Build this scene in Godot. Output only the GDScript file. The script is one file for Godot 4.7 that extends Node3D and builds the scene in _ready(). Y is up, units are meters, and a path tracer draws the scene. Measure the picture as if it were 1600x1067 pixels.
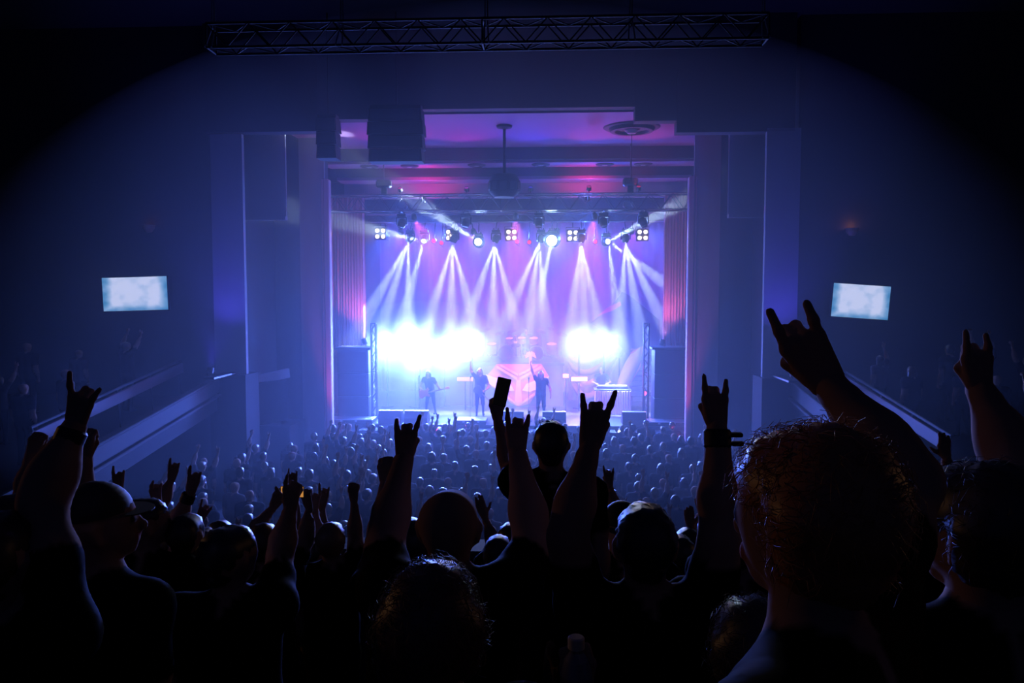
extends Node3D
# A rock concert seen from the balcony of an old theatre. Units metres, y up, the stage lies towards -z.
const FOCAL := 1198.0
const EYE := Vector3(1.4, 5.7, 0.0)
const HAZE := 0.0245
const STAGE_HAZE := 0.03
const SMOKE := 0.2
const STAGE_Y := 1.3
const BEAM := 620.0
const BLUE := 40.0
const VIOLET := 29.0
const CEIL := 4.4
const PILLAR := 9.0
const ROSE := 22.0
const STROBE := 225.0
const FRONT := 80.0
const BLACK := Color(0.005, 0.005, 0.006)
const SKIN := Color(0.34, 0.2, 0.14)
var cam: Camera3D
var taken := {}
var mats := {}
var rng := RandomNumberGenerator.new()


# ------------------------------------------------------------------ mesh kit
class Mb:
	var v := PackedVector3Array()
	var n := PackedVector3Array()
	var uv := PackedVector2Array()
	var c := PackedColorArray()
	var idx := PackedInt32Array()

	func tri(a: Vector3, b: Vector3, d: Vector3, na: Vector3, nb: Vector3, nd: Vector3) -> void:
		var k := v.size()
		v.append(a); n.append(na)
		if (b - a).cross(d - a).dot(na + nb + nd) > 0.0:
			v.append(d); n.append(nd); v.append(b); n.append(nb)
		else:
			v.append(b); n.append(nb); v.append(d); n.append(nd)
		idx.append(k); idx.append(k + 1); idx.append(k + 2)

	func quad(a: Vector3, b: Vector3, d: Vector3, e: Vector3, nn: Vector3) -> void:
		tri(a, b, d, nn, nn, nn)
		tri(a, d, e, nn, nn, nn)

	func box(at: Vector3, size: Vector3, bev := 0.0, basis := Basis()) -> Mb:
		var h := size / 2.0
		bev = minf(bev, minf(h.x, minf(h.y, h.z)) * 0.9)
		for ax in 3:
			var ua := (ax + 1) % 3
			var va := (ax + 2) % 3
			for s in [-1.0, 1.0]:
				var q := []
				for t in [[-1.0, -1.0], [1.0, -1.0], [1.0, 1.0], [-1.0, 1.0]]:
					var p := Vector3.ZERO
					p[ax] = s * h[ax]; p[ua] = t[0] * (h[ua] - bev); p[va] = t[1] * (h[va] - bev)
					q.append(at + basis * p)
				var nn := Vector3.ZERO
				nn[ax] = s
				quad(q[0], q[1], q[2], q[3], basis * nn)
				if bev > 0.0:
					for s2 in [-1.0, 1.0]:
						var nb := Vector3.ZERO
						nb[ax] = s; nb[ua] = s2
						var e := []
						for t in [[0, -1.0], [0, 1.0], [1, 1.0], [1, -1.0]]:
							var p := Vector3.ZERO
							p[va] = t[1] * (h[va] - bev)
							p[ax] = s * (h[ax] if t[0] == 0 else h[ax] - bev)
							p[ua] = s2 * (h[ua] - bev if t[0] == 0 else h[ua])
							e.append(at + basis * p)
						quad(e[0], e[1], e[2], e[3], basis * nb.normalized())
		if bev > 0.0:
			for sx in [-1.0, 1.0]:
				for sy in [-1.0, 1.0]:
					for sz in [-1.0, 1.0]:
						var nn: Vector3 = basis * Vector3(sx, sy, sz).normalized()
						tri(at + basis * Vector3(sx * h.x, sy * (h.y - bev), sz * (h.z - bev)), at + basis * Vector3(sx * (h.x - bev), sy * h.y, sz * (h.z - bev)), at + basis * Vector3(sx * (h.x - bev), sy * (h.y - bev), sz * h.z), nn, nn, nn)
		return self

	func tube(points: Array, radii: Array, sides := 8, caps := true) -> Mb:
		var rings := []
		var norms := []
		var up := Vector3.UP
		for i in points.size():
			var a: Vector3 = points[maxi(i - 1, 0)]
			var b: Vector3 = points[mini(i + 1, points.size() - 1)]
			var t := (b - a).normalized()
			if absf(t.dot(up)) > 0.95:
				up = Vector3.RIGHT if absf(t.x) < 0.9 else Vector3.BACK
			var x := t.cross(up).normalized()
			var y := x.cross(t).normalized()
			up = y
			var ring := []
			var nr := []
			var r: float = radii[mini(i, radii.size() - 1)]
			for k in sides:
				var w := TAU * k / sides
				var o := x * cos(w) + y * sin(w)
				ring.append(points[i] + o * r); nr.append(o)
			rings.append(ring); norms.append(nr)
		for i in points.size() - 1:
			for k in sides:
				var l := (k + 1) % sides
				tri(rings[i][k], rings[i][l], rings[i + 1][l], norms[i][k], norms[i][l], norms[i + 1][l])
				tri(rings[i][k], rings[i + 1][l], rings[i + 1][k], norms[i][k], norms[i + 1][l], norms[i + 1][k])
		if caps:
			for e in [0, points.size() - 1]:
				var d: Vector3 = (points[0] - points[1]).normalized() if e == 0 else (points[e] - points[e - 1]).normalized()
				for k in sides:
					tri(points[e], rings[e][k], rings[e][(k + 1) % sides], d, d, d)
		return self

	# profile: [radius, along] pairs, turned about the axis z of basis (y of the world when basis is default)
	func lathe(at: Vector3, profile: Array, sides := 16, basis := Basis(), sharp := true) -> Mb:
		for i in profile.size() - 1:
			var p: Array = profile[i]
			var q: Array = profile[i + 1]
			var sl := Vector2(q[1] - p[1], -(q[0] - p[0])).normalized()
			for k in sides:
				var w0 := TAU * k / sides
				var w1 := TAU * (k + 1) / sides
				var a0 := Vector3(cos(w0), 0, sin(w0))
				var a1 := Vector3(cos(w1), 0, sin(w1))
				var n0: Vector3 = (a0 * sl.x + Vector3.UP * sl.y)
				var n1: Vector3 = (a1 * sl.x + Vector3.UP * sl.y)
				var P: Vector3 = at + basis * (a0 * p[0] + Vector3.UP * p[1])
				var Q: Vector3 = at + basis * (a1 * p[0] + Vector3.UP * p[1])
				var R: Vector3 = at + basis * (a1 * q[0] + Vector3.UP * q[1])
				var S: Vector3 = at + basis * (a0 * q[0] + Vector3.UP * q[1])
				n0 = basis * n0; n1 = basis * n1
				if p[0] > 1e-5: tri(P, Q, R, n0, n1, n1)
				if q[0] > 1e-5: tri(P, R, S, n0, n1, n0)
		return self

	# a closed outline (x, y) pushed out along z by depth, centred; placed by xf
	func prism(outline: PackedVector2Array, depth: float, xf := Transform3D()) -> Mb:
		var t := Geometry2D.triangulate_polygon(outline)
		for s in [-0.5, 0.5]:
			var nn: Vector3 = xf.basis * Vector3(0, 0, signf(s))
			for i in range(0, t.size(), 3):
				tri(xf * Vector3(outline[t[i]].x, outline[t[i]].y, s * depth), xf * Vector3(outline[t[i + 1]].x, outline[t[i + 1]].y, s * depth), xf * Vector3(outline[t[i + 2]].x, outline[t[i + 2]].y, s * depth), nn, nn, nn)
		var turn := 1.0 if Geometry2D.is_polygon_clockwise(outline) else -1.0
		for i in outline.size():
			var a := outline[i]
			var b := outline[(i + 1) % outline.size()]
			var e := (b - a).normalized()
			var nn: Vector3 = (xf.basis * Vector3(-e.y, e.x, 0) * turn).normalized()
			quad(xf * Vector3(a.x, a.y, -depth / 2), xf * Vector3(b.x, b.y, -depth / 2), xf * Vector3(b.x, b.y, depth / 2), xf * Vector3(a.x, a.y, depth / 2), nn)
		return self

	func mesh() -> ArrayMesh:
		var a := []
		a.resize(Mesh.ARRAY_MAX)
		a[Mesh.ARRAY_VERTEX] = v
		a[Mesh.ARRAY_NORMAL] = n
		if c.size() == v.size() and v.size(): a[Mesh.ARRAY_COLOR] = c
		if uv.size() == v.size() and v.size(): a[Mesh.ARRAY_TEX_UV] = uv
		a[Mesh.ARRAY_INDEX] = idx
		var m := ArrayMesh.new()
		m.add_surface_from_arrays(Mesh.PRIMITIVE_TRIANGLES, a)
		return m


# ------------------------------------------------------------------ nodes, names, materials
func numbered(called: String) -> String:
	taken[called] = taken.get(called, -1) + 1
	return called if taken[called] == 0 else "%s_%03d" % [called, taken[called]]


func mat(key: String, lin: Color, rough := 0.85, metal := 0.0, spec := 0.5) -> StandardMaterial3D:
	if not mats.has(key):
		var m := StandardMaterial3D.new()
		m.resource_name = key
		m.albedo_color = lin.linear_to_srgb()
		m.roughness = rough
		m.metallic = metal
		m.metallic_specular = spec
		mats[key] = m
	return mats[key]


func glow(key: String, lin: Color, energy: float) -> StandardMaterial3D:
	if not mats.has(key):
		var m := StandardMaterial3D.new()
		m.resource_name = key
		m.albedo_color = Color(0.1, 0.1, 0.1)
		m.emission_enabled = true
		m.emission = lin.linear_to_srgb()
		m.emission_energy_multiplier = energy
		mats[key] = m
	return mats[key]


func obj(called: String, shape, material: Material, parent: Node = self, at := Vector3.ZERO) -> MeshInstance3D:
	var o := MeshInstance3D.new()
	o.name = numbered(called) if parent == self else called
	o.mesh = shape.mesh() if shape is Mb else shape
	o.material_override = material
	o.position = at
	parent.add_child(o, true)
	return o


func thing(called: String, label: String, category: String, at := Vector3.ZERO, turn := 0.0, group := "") -> Node3D:
	var o := Node3D.new()
	o.name = numbered(called)
	add_child(o)
	o.position = at
	o.rotation.y = turn
	return tag(o, label, category, group)


func tag(o: Node3D, label: String, category: String, group := "") -> Node3D:
	o.set_meta("label", label)
	o.set_meta("category", category)
	if group: o.set_meta("group", group)
	return o


func struct(called: String, shape, material: Material, at := Vector3.ZERO, label := "") -> MeshInstance3D:
	var o := obj(called, shape, material, self, at)
	o.set_meta("kind", "structure")
	if label: o.set_meta("label", label)
	return o


func spot(parent: Node, at: Vector3, to: Vector3, col: Color, energy: float, angle: float, size := 0.03, soft := 0.3) -> SpotLight3D:
	var l := SpotLight3D.new()
	l.name = "lamp_light"
	l.light_color = col.linear_to_srgb()
	l.light_energy = energy
	l.spot_angle = angle
	l.spot_angle_attenuation = soft
	l.light_size = size
	l.spot_range = 90.0
	l.spot_attenuation = 2.0
	l.shadow_enabled = true
	parent.add_child(l, true)
	var up := Vector3.UP if absf((to - at).normalized().y) < 0.98 else Vector3.BACK
	l.look_at_from_position(at, to, up)
	return l


# the point of the place that pixel (x, y) of the photograph shows, d metres down the hall from the camera
func P(x: float, y: float, d: float) -> Vector3:
	var ray := cam.basis * Vector3((x - 800.0) / FOCAL, (533.5 - y) / FOCAL, -1.0)
	return EYE + ray * (d / -ray.z)


# ------------------------------------------------------------------ bodies: a smooth union of tapered bones, meshed as surface nets
# bone: [a, b, ra, rb, colour]
func nets(bones: Array, cell: float, blend: float, into: Mb, lump := 0.0, noise: FastNoiseLite = null) -> void:
	var lo := Vector3(1e9, 1e9, 1e9)
	var hi := -lo
	for b in bones:
		var r := maxf(b[2], b[3])
		for p in [b[0], b[1]]:
			lo = lo.min(p - Vector3.ONE * r)
			hi = hi.max(p + Vector3.ONE * r)
	var pad := blend + 2.5 * cell
	lo -= Vector3.ONE * (pad + cell)
	hi += Vector3.ONE * (pad + cell)
	var nx := int((hi.x - lo.x) / cell) + 2
	var ny := int((hi.y - lo.y) / cell) + 2
	var nz := int((hi.z - lo.z) / cell) + 2
	var sy := nx
	var sz := nx * ny
	var f := PackedFloat32Array()
	f.resize(nx * ny * nz)
	f.fill(1000.0)
	var best := f.duplicate()
	var who := PackedByteArray()
	who.resize(f.size())
	var touched := PackedInt32Array()
	for bi in bones.size():
		var b: Array = bones[bi]
		var A: Vector3 = b[0]
		var AB: Vector3 = b[1] - A
		var inv := 1.0 / maxf(AB.length_squared(), 1e-8)
		var ra: float = b[2]
		var dr: float = b[3] - ra
		var m := maxf(ra, ra + dr) + pad
		var l: Vector3 = (A.min(b[1]) - Vector3.ONE * m - lo) / cell
		var h: Vector3 = (A.max(b[1]) + Vector3.ONE * m - lo) / cell
		var x0 := maxi(0, int(l.x)); var x1 := mini(nx - 1, int(h.x) + 1)
		var y0 := maxi(0, int(l.y)); var y1 := mini(ny - 1, int(h.y) + 1)
		var z0 := maxi(0, int(l.z)); var z1 := mini(nz - 1, int(h.z) + 1)
		for z in range(z0, z1 + 1):
			for y in range(y0, y1 + 1):
				var p := Vector3(lo.x + x0 * cell, lo.y + y * cell, lo.z + z * cell) - A
				var i := x0 + y * sy + z * sz
				for x in range(x0, x1 + 1):
					var t := clampf(p.dot(AB) * inv, 0.0, 1.0)
					var d := (p - AB * t).length() - ra - dr * t
					if d < pad:
						var o := f[i]
						if o > 999.0: touched.append(i)
						var e := blend - absf(o - d)
						f[i] = minf(o, d) - (e * e / (4.0 * blend) if e > 0.0 else 0.0)
						if d < best[i]:
							best[i] = d
							who[i] = bi
					p.x += cell
					i += 1
	var at := PackedInt32Array()
	at.resize(f.size())
	at.fill(-1)
	var corner := [0, 1, sy, sy + 1, sz, sz + 1, sz + sy, sz + sy + 1]
	var edges := [[0, 1], [2, 3], [4, 5], [6, 7], [0, 2], [1, 3], [4, 6], [5, 7], [0, 4], [1, 5], [2, 6], [3, 7]]
	var where := [Vector3(0, 0, 0), Vector3(1, 0, 0), Vector3(0, 1, 0), Vector3(1, 1, 0), Vector3(0, 0, 1), Vector3(1, 0, 1), Vector3(0, 1, 1), Vector3(1, 1, 1)]
	var near := PackedInt32Array()
	for i in touched:
		if absf(f[i]) > 2.0 * cell: continue
		near.append(i)
		var v := [f[i], f[i + 1], f[i + sy], f[i + sy + 1], f[i + sz], f[i + sz + 1], f[i + sz + sy], f[i + sz + sy + 1]]
		var inside := 0
		for k in 8:
			if v[k] < 0.0: inside += 1
		if inside == 0 or inside == 8: continue
		var s := Vector3.ZERO
		var n := 0
		for e in edges:
			var va: float = v[e[0]]
			var vb: float = v[e[1]]
			if (va < 0.0) != (vb < 0.0):
				s += where[e[0]].lerp(where[e[1]], va / (va - vb))
				n += 1
		s /= n
		var g := Vector3(v[1] + v[3] + v[5] + v[7] - v[0] - v[2] - v[4] - v[6], v[2] + v[3] + v[6] + v[7] - v[0] - v[1] - v[4] - v[5], v[4] + v[5] + v[6] + v[7] - v[0] - v[1] - v[2] - v[3]).normalized()
		var pos := lo + (Vector3(i % nx, (i / sy) % ny, i / sz) + s) * cell
		if lump > 0.0:
			pos += g * lump * noise.get_noise_3dv(pos)
		at[i] = into.v.size()
		into.v.append(pos)
		into.n.append(g)
		into.c.append(bones[who[i]][4])
	for i in near:
		var inn := f[i] < 0.0
		for ax in 3:
			var st: int = [1, sy, sz][ax]
			if inn == (f[i + st] < 0.0): continue
			var u: int = [sy, sz, 1][ax]
			var w: int = [sz, 1, sy][ax]
			if i - u - w < 0: continue
			var a := at[i - u - w]
			var b := at[i - w]
			var c := at[i]
			var d := at[i - u]
			if a < 0 or b < 0 or c < 0 or d < 0: continue
			if inn:
				into.idx.append_array(PackedInt32Array([a, c, b, a, d, c]))
			else:
				into.idx.append_array(PackedInt32Array([a, b, c, a, c, d]))


# ------------------------------------------------------------------ people
# hand: wrist, knuckle middle, tips of index and little finger, palm side; pose horns / fist / open / grip
func hand_bones(W: Vector3, K: Vector3, I: Vector3, L: Vector3, palm: Vector3, pose: String, least: float, col: Color, sc := 1.0) -> Array:
	var f := (K - W).normalized()
	var s := (I - L)
	s = (s - f * s.dot(f)).normalized()
	var n := f.cross(s).normalized()
	if n.dot(palm) < 0.0: n = -n
	var out := []
	var off := [0.030, 0.0105, -0.010, -0.029]
	var fr := maxf(0.0092 * sc, least)
	var root := W + f * 0.088 * sc
	for i in 4:
		var k: Vector3 = root + s * off[i] * sc - f * [0.0, -0.003, 0.001, 0.009][i] * sc
		out.append([W + s * off[i] * 0.55 * sc, k, 0.0165 * sc, 0.0125 * sc, col])
		var straight := pose == "open" or (pose == "horns" and (i == 0 or i == 3)) or (pose == "point" and i == 0)
		var length: float = [0.074, 0.082, 0.077, 0.061][i] * sc
		if straight:
			var dir := f
			if i == 0 and (I - k).length() > 0.02: dir = (I - k).normalized()
			elif i == 3 and (L - k).length() > 0.02: dir = (L - k).normalized()
			elif i == 1: dir = (f + s * 0.06).normalized()
			elif i == 2: dir = (f - s * 0.06).normalized()
			var a := k + dir * length * 0.5 - n * 0.003
			out.append([k, a, fr * 1.08, fr, col])
			out.append([a, k + dir * length + n * 0.004, fr, fr * 0.86, col])
		elif pose == "grip":
			var a := k + f * 0.02 * sc + n * 0.034 * sc
			out.append([k, a, fr * 1.1, fr, col])
			out.append([a, a + n * 0.022 * sc - f * 0.014 * sc, fr, fr * 0.9, col])
		else:
			var a := k + f * 0.020 * sc + n * 0.030 * sc
			var b := a - f * 0.024 * sc + n * 0.010 * sc
			out.append([k, a, fr * 1.12, fr * 1.05, col])
			out.append([a, b, fr * 1.05, fr, col])
			out.append([b, b - f * 0.014 * sc - n * 0.020 * sc, fr, fr * 0.9, col])
	var base := W + f * 0.022 * sc + s * 0.022 * sc + n * 0.008 * sc
	var t1: Vector3
	var t2: Vector3
	if pose == "open" or pose == "point":
		t1 = W + f * 0.052 * sc + s * 0.058 * sc + n * 0.012 * sc
		t2 = W + f * 0.082 * sc + s * 0.078 * sc + n * 0.014 * sc
	elif pose == "grip":
		t1 = W + f * 0.058 * sc + s * 0.040 * sc + n * 0.034 * sc
		t2 = W + f * 0.086 * sc + s * 0.034 * sc + n * 0.052 * sc
	else:
		t1 = W + f * 0.058 * sc + s * 0.038 * sc + n * 0.026 * sc
		t2 = W + f * 0.074 * sc + s * 0.008 * sc + n * 0.046 * sc
	out.append([base, t1, 0.0165 * sc, fr * 1.15, col])
	out.append([t1, t2, fr * 1.15, fr * 0.95, col])
	out.append([W - f * 0.035 * sc, W + f * 0.01 * sc, 0.0265 * sc, 0.024 * sc, col])
	return out


# an arm from pixels of the photograph. spec: w wrist, k knuckles, i / l tips of index and little finger, d depth of the hand, e [x, y, depth] of the elbow
func arm_px(s: Dictionary) -> Dictionary:
	var d: float = s.d
	var k = s.k
	var W := P(s.w[0], s.w[1], d)
	var K := P(k[0], k[1], d - 0.01)
	return {"W": W, "K": K, "I": P(s.i[0], s.i[1], d - 0.02), "L": P(s.l[0], s.l[1], d - 0.02), "E": P(s.e[0], s.e[1], s.e[2]), "pose": s.get("pose", "horns"), "palm": s.get("palm", Vector3(0, 0, -1)), "sc": clampf((K - W).length() / 0.088, 0.85, 1.25), "band": s.get("band", "")}


# o: base, h, yaw (0 faces the stage), look (turn of the head), nod, arms {"L": .., "R": ..}, shirt, skin, hair, hair_color, d (distance, sets the detail)
func person(label: String, o: Dictionary, group := "") -> Node3D:
	var h: float = o.h
	var root := thing("person", label, "person", o.base, 0.0, group)
	var d: float = o.get("d", 5.0)
	var yaw := Basis(Vector3.UP, o.get("yaw", 0.0))
	var shirt: Color = o.get("shirt", BLACK)
	var skin: Color = o.get("skin", SKIN)
	var trousers: Color = o.get("trousers", Color(0.012, 0.013, 0.018))
	var lean: float = o.get("lean", 0.0)
	var bulk: float = o.get("bulk", 1.0)
	var body := []
	var fine := []   # [bones, cell, blend]
	var at := func(x: float, y: float, z: float) -> Vector3:   # shares of the height; z forward is negative; leans from the hips
		var q := Vector3(x, y - 0.5, z) * h
		if y > 0.5: q = Basis(Vector3.RIGHT, -lean) * q
		return yaw * (q + Vector3(0, 0.5 * h, 0))
	var bc: float = o.get("cell", clampf(d * 0.0085, 0.02, 0.045))
	# trunk
	for s in [-1.0, 1.0]:
		body.append([at.call(s * 0.044, 0.775, 0.004), at.call(s * 0.040, 0.62, 0.0), 0.066 * h * bulk, 0.060 * h * bulk, shirt])
		body.append([at.call(s * 0.040, 0.62, 0.0), at.call(s * 0.042, 0.52, 0.0), 0.060 * h * bulk, 0.064 * h * bulk, shirt])
		var step: float = o.get("stride", 0.0) * s
		var knee: Vector3 = at.call(s * 0.062, 0.27, -0.01 - step * 0.5)
		var ankle: Vector3 = at.call(s * 0.070, 0.045, 0.01 - step)
		if o.has("seated"):
			knee = at.call(s * 0.09, 0.47, -0.22)
			ankle = Vector3(0, o.seated + 0.045 * h, 0) + yaw * Vector3(s * 0.1, 0, -0.2) * h
		body.append([at.call(s * 0.050, 0.49, 0.0), knee, 0.056 * h, 0.036 * h, trousers])
		body.append([knee, ankle, 0.035 * h, 0.025 * h, trousers])
		body.append([ankle + Vector3(0, -0.018 * h, 0), ankle + yaw * Vector3(0, -0.023 * h, -0.085 * h), 0.024 * h, 0.02 * h, BLACK])
	body.append([at.call(0.0, 0.80, 0.008), at.call(0.0, 0.868, -0.006), 0.04 * h, 0.033 * h, skin])
	for side in ["L", "R"]:
		var s := -1.0 if side == "L" else 1.0
		var arm = o.get("arms", {}).get(side)
		var up: bool = arm != null and arm.W.y - o.base.y > 0.8 * h
		var S: Vector3 = at.call(s * (0.102 if up else 0.112), 0.832 if up else 0.805, 0.004)
		var E: Vector3
		var W: Vector3
		if arm == null:
			E = at.call(s * 0.135, 0.625, 0.02)
			W = at.call(s * 0.13, 0.5, -0.03)
			arm = {"W": W, "K": W + Vector3(0, -0.088, 0) + yaw * Vector3(0, 0, -0.01), "I": W + yaw * Vector3(0, -0.16, -0.06), "L": W + yaw * Vector3(0, -0.15, 0.02), "pose": "fist", "palm": yaw * Vector3(-s, 0, 0), "sc": h / 1.75}
		else:
			E = arm.E - o.base
			W = arm.W - o.base
			arm = arm.duplicate()
			for k in ["W", "K", "I", "L"]: arm[k] -= o.base
		body.append([at.call(s * 0.03, 0.815, 0.008), S, 0.042 * h, 0.041 * h * bulk, shirt])
		var sleeve: float = o.get("sleeve", 0.55)
		var C := S.lerp(E, minf(sleeve, 1.0))
		body.append([S, C, 0.041 * h * bulk, 0.034 * h * bulk, shirt])
		var fat: float = o.get("arm_bulk", 1.0)
		if sleeve < 1.0: body.append([C, E, 0.030 * h * fat, 0.0255 * h * fat, skin])
		var fc: Color = shirt if sleeve > 1.0 else skin
		var M := E.lerp(W, 0.35)
		body.append([E, M, 0.0255 * h * fat, 0.027 * h * fat, fc])
		body.append([M, W, 0.027 * h * fat, 0.0165 * h * fat, fc])
		var hc: float = clampf(d * 0.0026, 0.0048, 0.0085)
		if o.has("cell"): hc = 0.014
		if not (o.get("plain_hands", false)):
			fine.append([hand_bones(arm.W, arm.K, arm.I, arm.L, arm.palm, arm.pose, hc * 1.15, skin, arm.get("sc", 1.0)), hc, 0.008])
		if arm.get("band", "") != "":
			var ax: Vector3 = (E - W).normalized()
			var turn := Basis(Quaternion(Vector3.UP, ax))
			var band := obj("wristband", Mb.new().lathe(W + ax * 0.012, [[0.034, 0.0], [0.038, 0.006], [0.038, 0.045], [0.034, 0.051]], 18, turn), mat("band", Color(0.01, 0.01, 0.01), 0.6), root)
			if arm.band == "strap":
				obj("strap_end", Mb.new().box(W + ax * 0.026 + Vector3(0.052, 0, 0), Vector3(0.034, 0.012, 0.02), 0.003).box(W + ax * 0.05 + Vector3(0.054, 0, 0), Vector3(0.036, 0.012, 0.02), 0.003), mat("band", Color(0.01, 0.01, 0.01), 0.6), band)
	# head: its own finer grid, turned about the neck
	var hs: float = h * o.get("head", 1.0)
	var pivot: Vector3 = at.call(0.0, 0.868, -0.004)
	var hb := yaw * Basis(Vector3.RIGHT, -lean * 0.5) * Basis(Vector3.UP, o.get("look", 0.0)) * Basis(Vector3.RIGHT, -o.get("nod", 0.0))
	var hp := func(x: float, y: float, z: float) -> Vector3: return pivot + hb * (Vector3(x, y, z) * hs)
	var head := []
	head.append([hp.call(0, 0.077, 0.014), hp.call(0, 0.075, -0.020), 0.0475, 0.044, skin])
	head.append([hp.call(0, 0.055, 0.02), hp.call(0, 0.05, -0.024), 0.038, 0.037, skin])
	head.append([hp.call(0, 0.040, -0.022), hp.call(0, 0.017, -0.042), 0.034, 0.018, skin])
	head.append([hp.call(0, 0.03, 0.0), hp.call(0, -0.03, 0.002), 0.034, 0.034, skin])
	for s in [-1.0, 1.0]:
		head.append([hp.call(s * 0.047, 0.066, 0.004), hp.call(s * 0.045, 0.040, -0.002), 0.0095, 0.006, skin])
		head.append([hp.call(s * 0.018, 0.062, -0.0555), hp.call(s * 0.021, 0.062, -0.0545), 0.0062, 0.006, Color(0.05, 0.035, 0.03)])
	head.append([hp.call(0, 0.064, -0.061), hp.call(0, 0.046, -0.072), 0.005, 0.0095, skin])
	head.append([hp.call(-0.012, 0.028, -0.058), hp.call(0.012, 0.028, -0.058), 0.006, 0.006, skin * Color(1.0, 0.6, 0.6)])
	for b in head:
		b[2] *= hs; b[3] *= hs
	var hcell: float = clampf(d * 0.0055, 0.0095, 0.03) if not o.has("cell") else 0.032
	fine.append([head, hcell, 0.02])
	var mb := Mb.new()
	nets(body, bc, 0.05 if d < 12 else 0.06, mb)
	for k in fine: nets(k[0], k[1], k[2], mb)
	var skinmat := mat("body", Color.WHITE, 0.8, 0.0, 0.1)
	skinmat.vertex_color_use_as_albedo = true
	obj("body", mb, skinmat, root)
	# hair and hats
	var style: String = o.get("hair", "short")
	if style == "bald": return root
	var hc2: Color = o.get("hair_color", Color(0.02, 0.014, 0.01))
	var hm := mat("hair_%s" % hc2.to_html(), hc2, 0.45, 0.0, 0.6)
	var hb2 := []
	hb2.append([hp.call(0, 0.084, 0.020), hp.call(0, 0.086, -0.014), 0.0485, 0.045, hc2])
	hb2.append([hp.call(0, 0.062, 0.026), hp.call(0, 0.040, 0.026), 0.043, 0.032, hc2])
	if style == "long":
		for s in [-1.0, 0.0, 1.0]:
			hb2.append([hp.call(s * 0.036, 0.06, 0.014), hp.call(s * 0.046, -0.055, 0.024), 0.030, 0.030, hc2])
			hb2.append([hp.call(s * 0.046, -0.055, 0.024), hp.call(s * 0.045, -0.13, 0.036), 0.030, 0.018, hc2])
	elif style == "full":
		hb2.append([hp.call(0, 0.098, 0.012), hp.call(0, 0.092, -0.024), 0.046, 0.040, hc2])
		for s in [-1.0, 1.0]:
			hb2.append([hp.call(s * 0.026, 0.075, 0.016), hp.call(s * 0.028, 0.045, 0.014), 0.034, 0.026, hc2])
	for b in hb2:
		b[2] *= hs; b[3] *= hs
	if style == "cap" or style == "cap_back":
		var face := 1.0 if style == "cap" else -1.0
		var cap := Mb.new()
		var prof := []
		for i in 9:
			var w := PI / 2 * i / 8.0
			prof.append([0.0525 * hs * cos(w), 0.055 * hs * sin(w)])
		cap.lathe(hp.call(0, 0.082, 0.0), prof, 22, hb * Basis.from_scale(Vector3(1, 1, 1.18)))
		var co := obj("cap", cap, mat("cap", Color(0.012, 0.012, 0.014), 0.7), root)
		var brim := PackedVector2Array()
		for i in 13:
			var w := PI * i / 12.0
			brim.append(Vector2(cos(w) * 0.048, 0.05 + sin(w) * 0.045) * hs)
		obj("brim", Mb.new().prism(brim, 0.004, Transform3D(hb * Basis(Vector3.RIGHT, -PI / 2 * face - 0.12 * face), hp.call(0, 0.085, 0))), mat("cap", Color(0.012, 0.012, 0.014), 0.7), co)
		return root
	var nz := FastNoiseLite.new()
	nz.seed = int(absf(o.base.x * 977.0)) + 3
	nz.frequency = 28.0
	var ha := Mb.new()
	nets(hb2, clampf(d * 0.0055, 0.0095, 0.03) if not o.has("cell") else 0.034, 0.02, ha, 0.012, nz)
	var many: int = o.get("strands", 0)
	var count := ha.v.size()
	for i in many:
		var k := rng.randi() % count
		var p := ha.v[k]
		var q := ha.n[k]
		if q.y < -0.3: continue
		var g := Vector3(rng.randf() - 0.5, rng.randf() - 0.7, rng.randf() - 0.5)
		g = (g - q * g.dot(q)).normalized()
		var len := rng.randf_range(0.02, 0.05)
		var lift := rng.randf_range(0.003, 0.012)
		ha.tube([p - q * 0.003, p + q * lift + g * len * 0.45, p + g * len + q * lift * 0.6], [0.0007, 0.0006, 0.0003], 3, false)
	while ha.c.size() < ha.v.size(): ha.c.append(hc2)
	obj("hair", ha, hm, root)
	return root


func row_y(d: float) -> float:
	return 3.72 - 0.30 * clampi(floori((d - 0.525) / 0.85), 0, 6)


# someone on the balcony: t = pixel of the top of the head, d = distance down the hall
func watcher(label: String, t: Array, d: float, o: Dictionary, group := "") -> Node3D:
	var top := P(t[0], t[1], d)
	var fl: float = o.get("floor", row_y(d))
	o.base = Vector3(top.x, fl, -d - 0.01)
	o.h = (top.y - fl) / (1.0 if not o.has("nod") else 1.0)
	o.d = d
	var arms := {}
	for k in ["L", "R"]:
		if o.has(k):
			arms[k] = arm_px(o[k])
	o.arms = arms
	return person(label, o, group)


# ------------------------------------------------------------------ lamps and rigging
func basis_to(dir: Vector3) -> Basis:   # y of the basis runs along dir
	return Basis(Quaternion(Vector3.UP, dir.normalized())) if dir.normalized().dot(Vector3.UP) > -0.999 else Basis(Vector3.RIGHT, PI)


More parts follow.
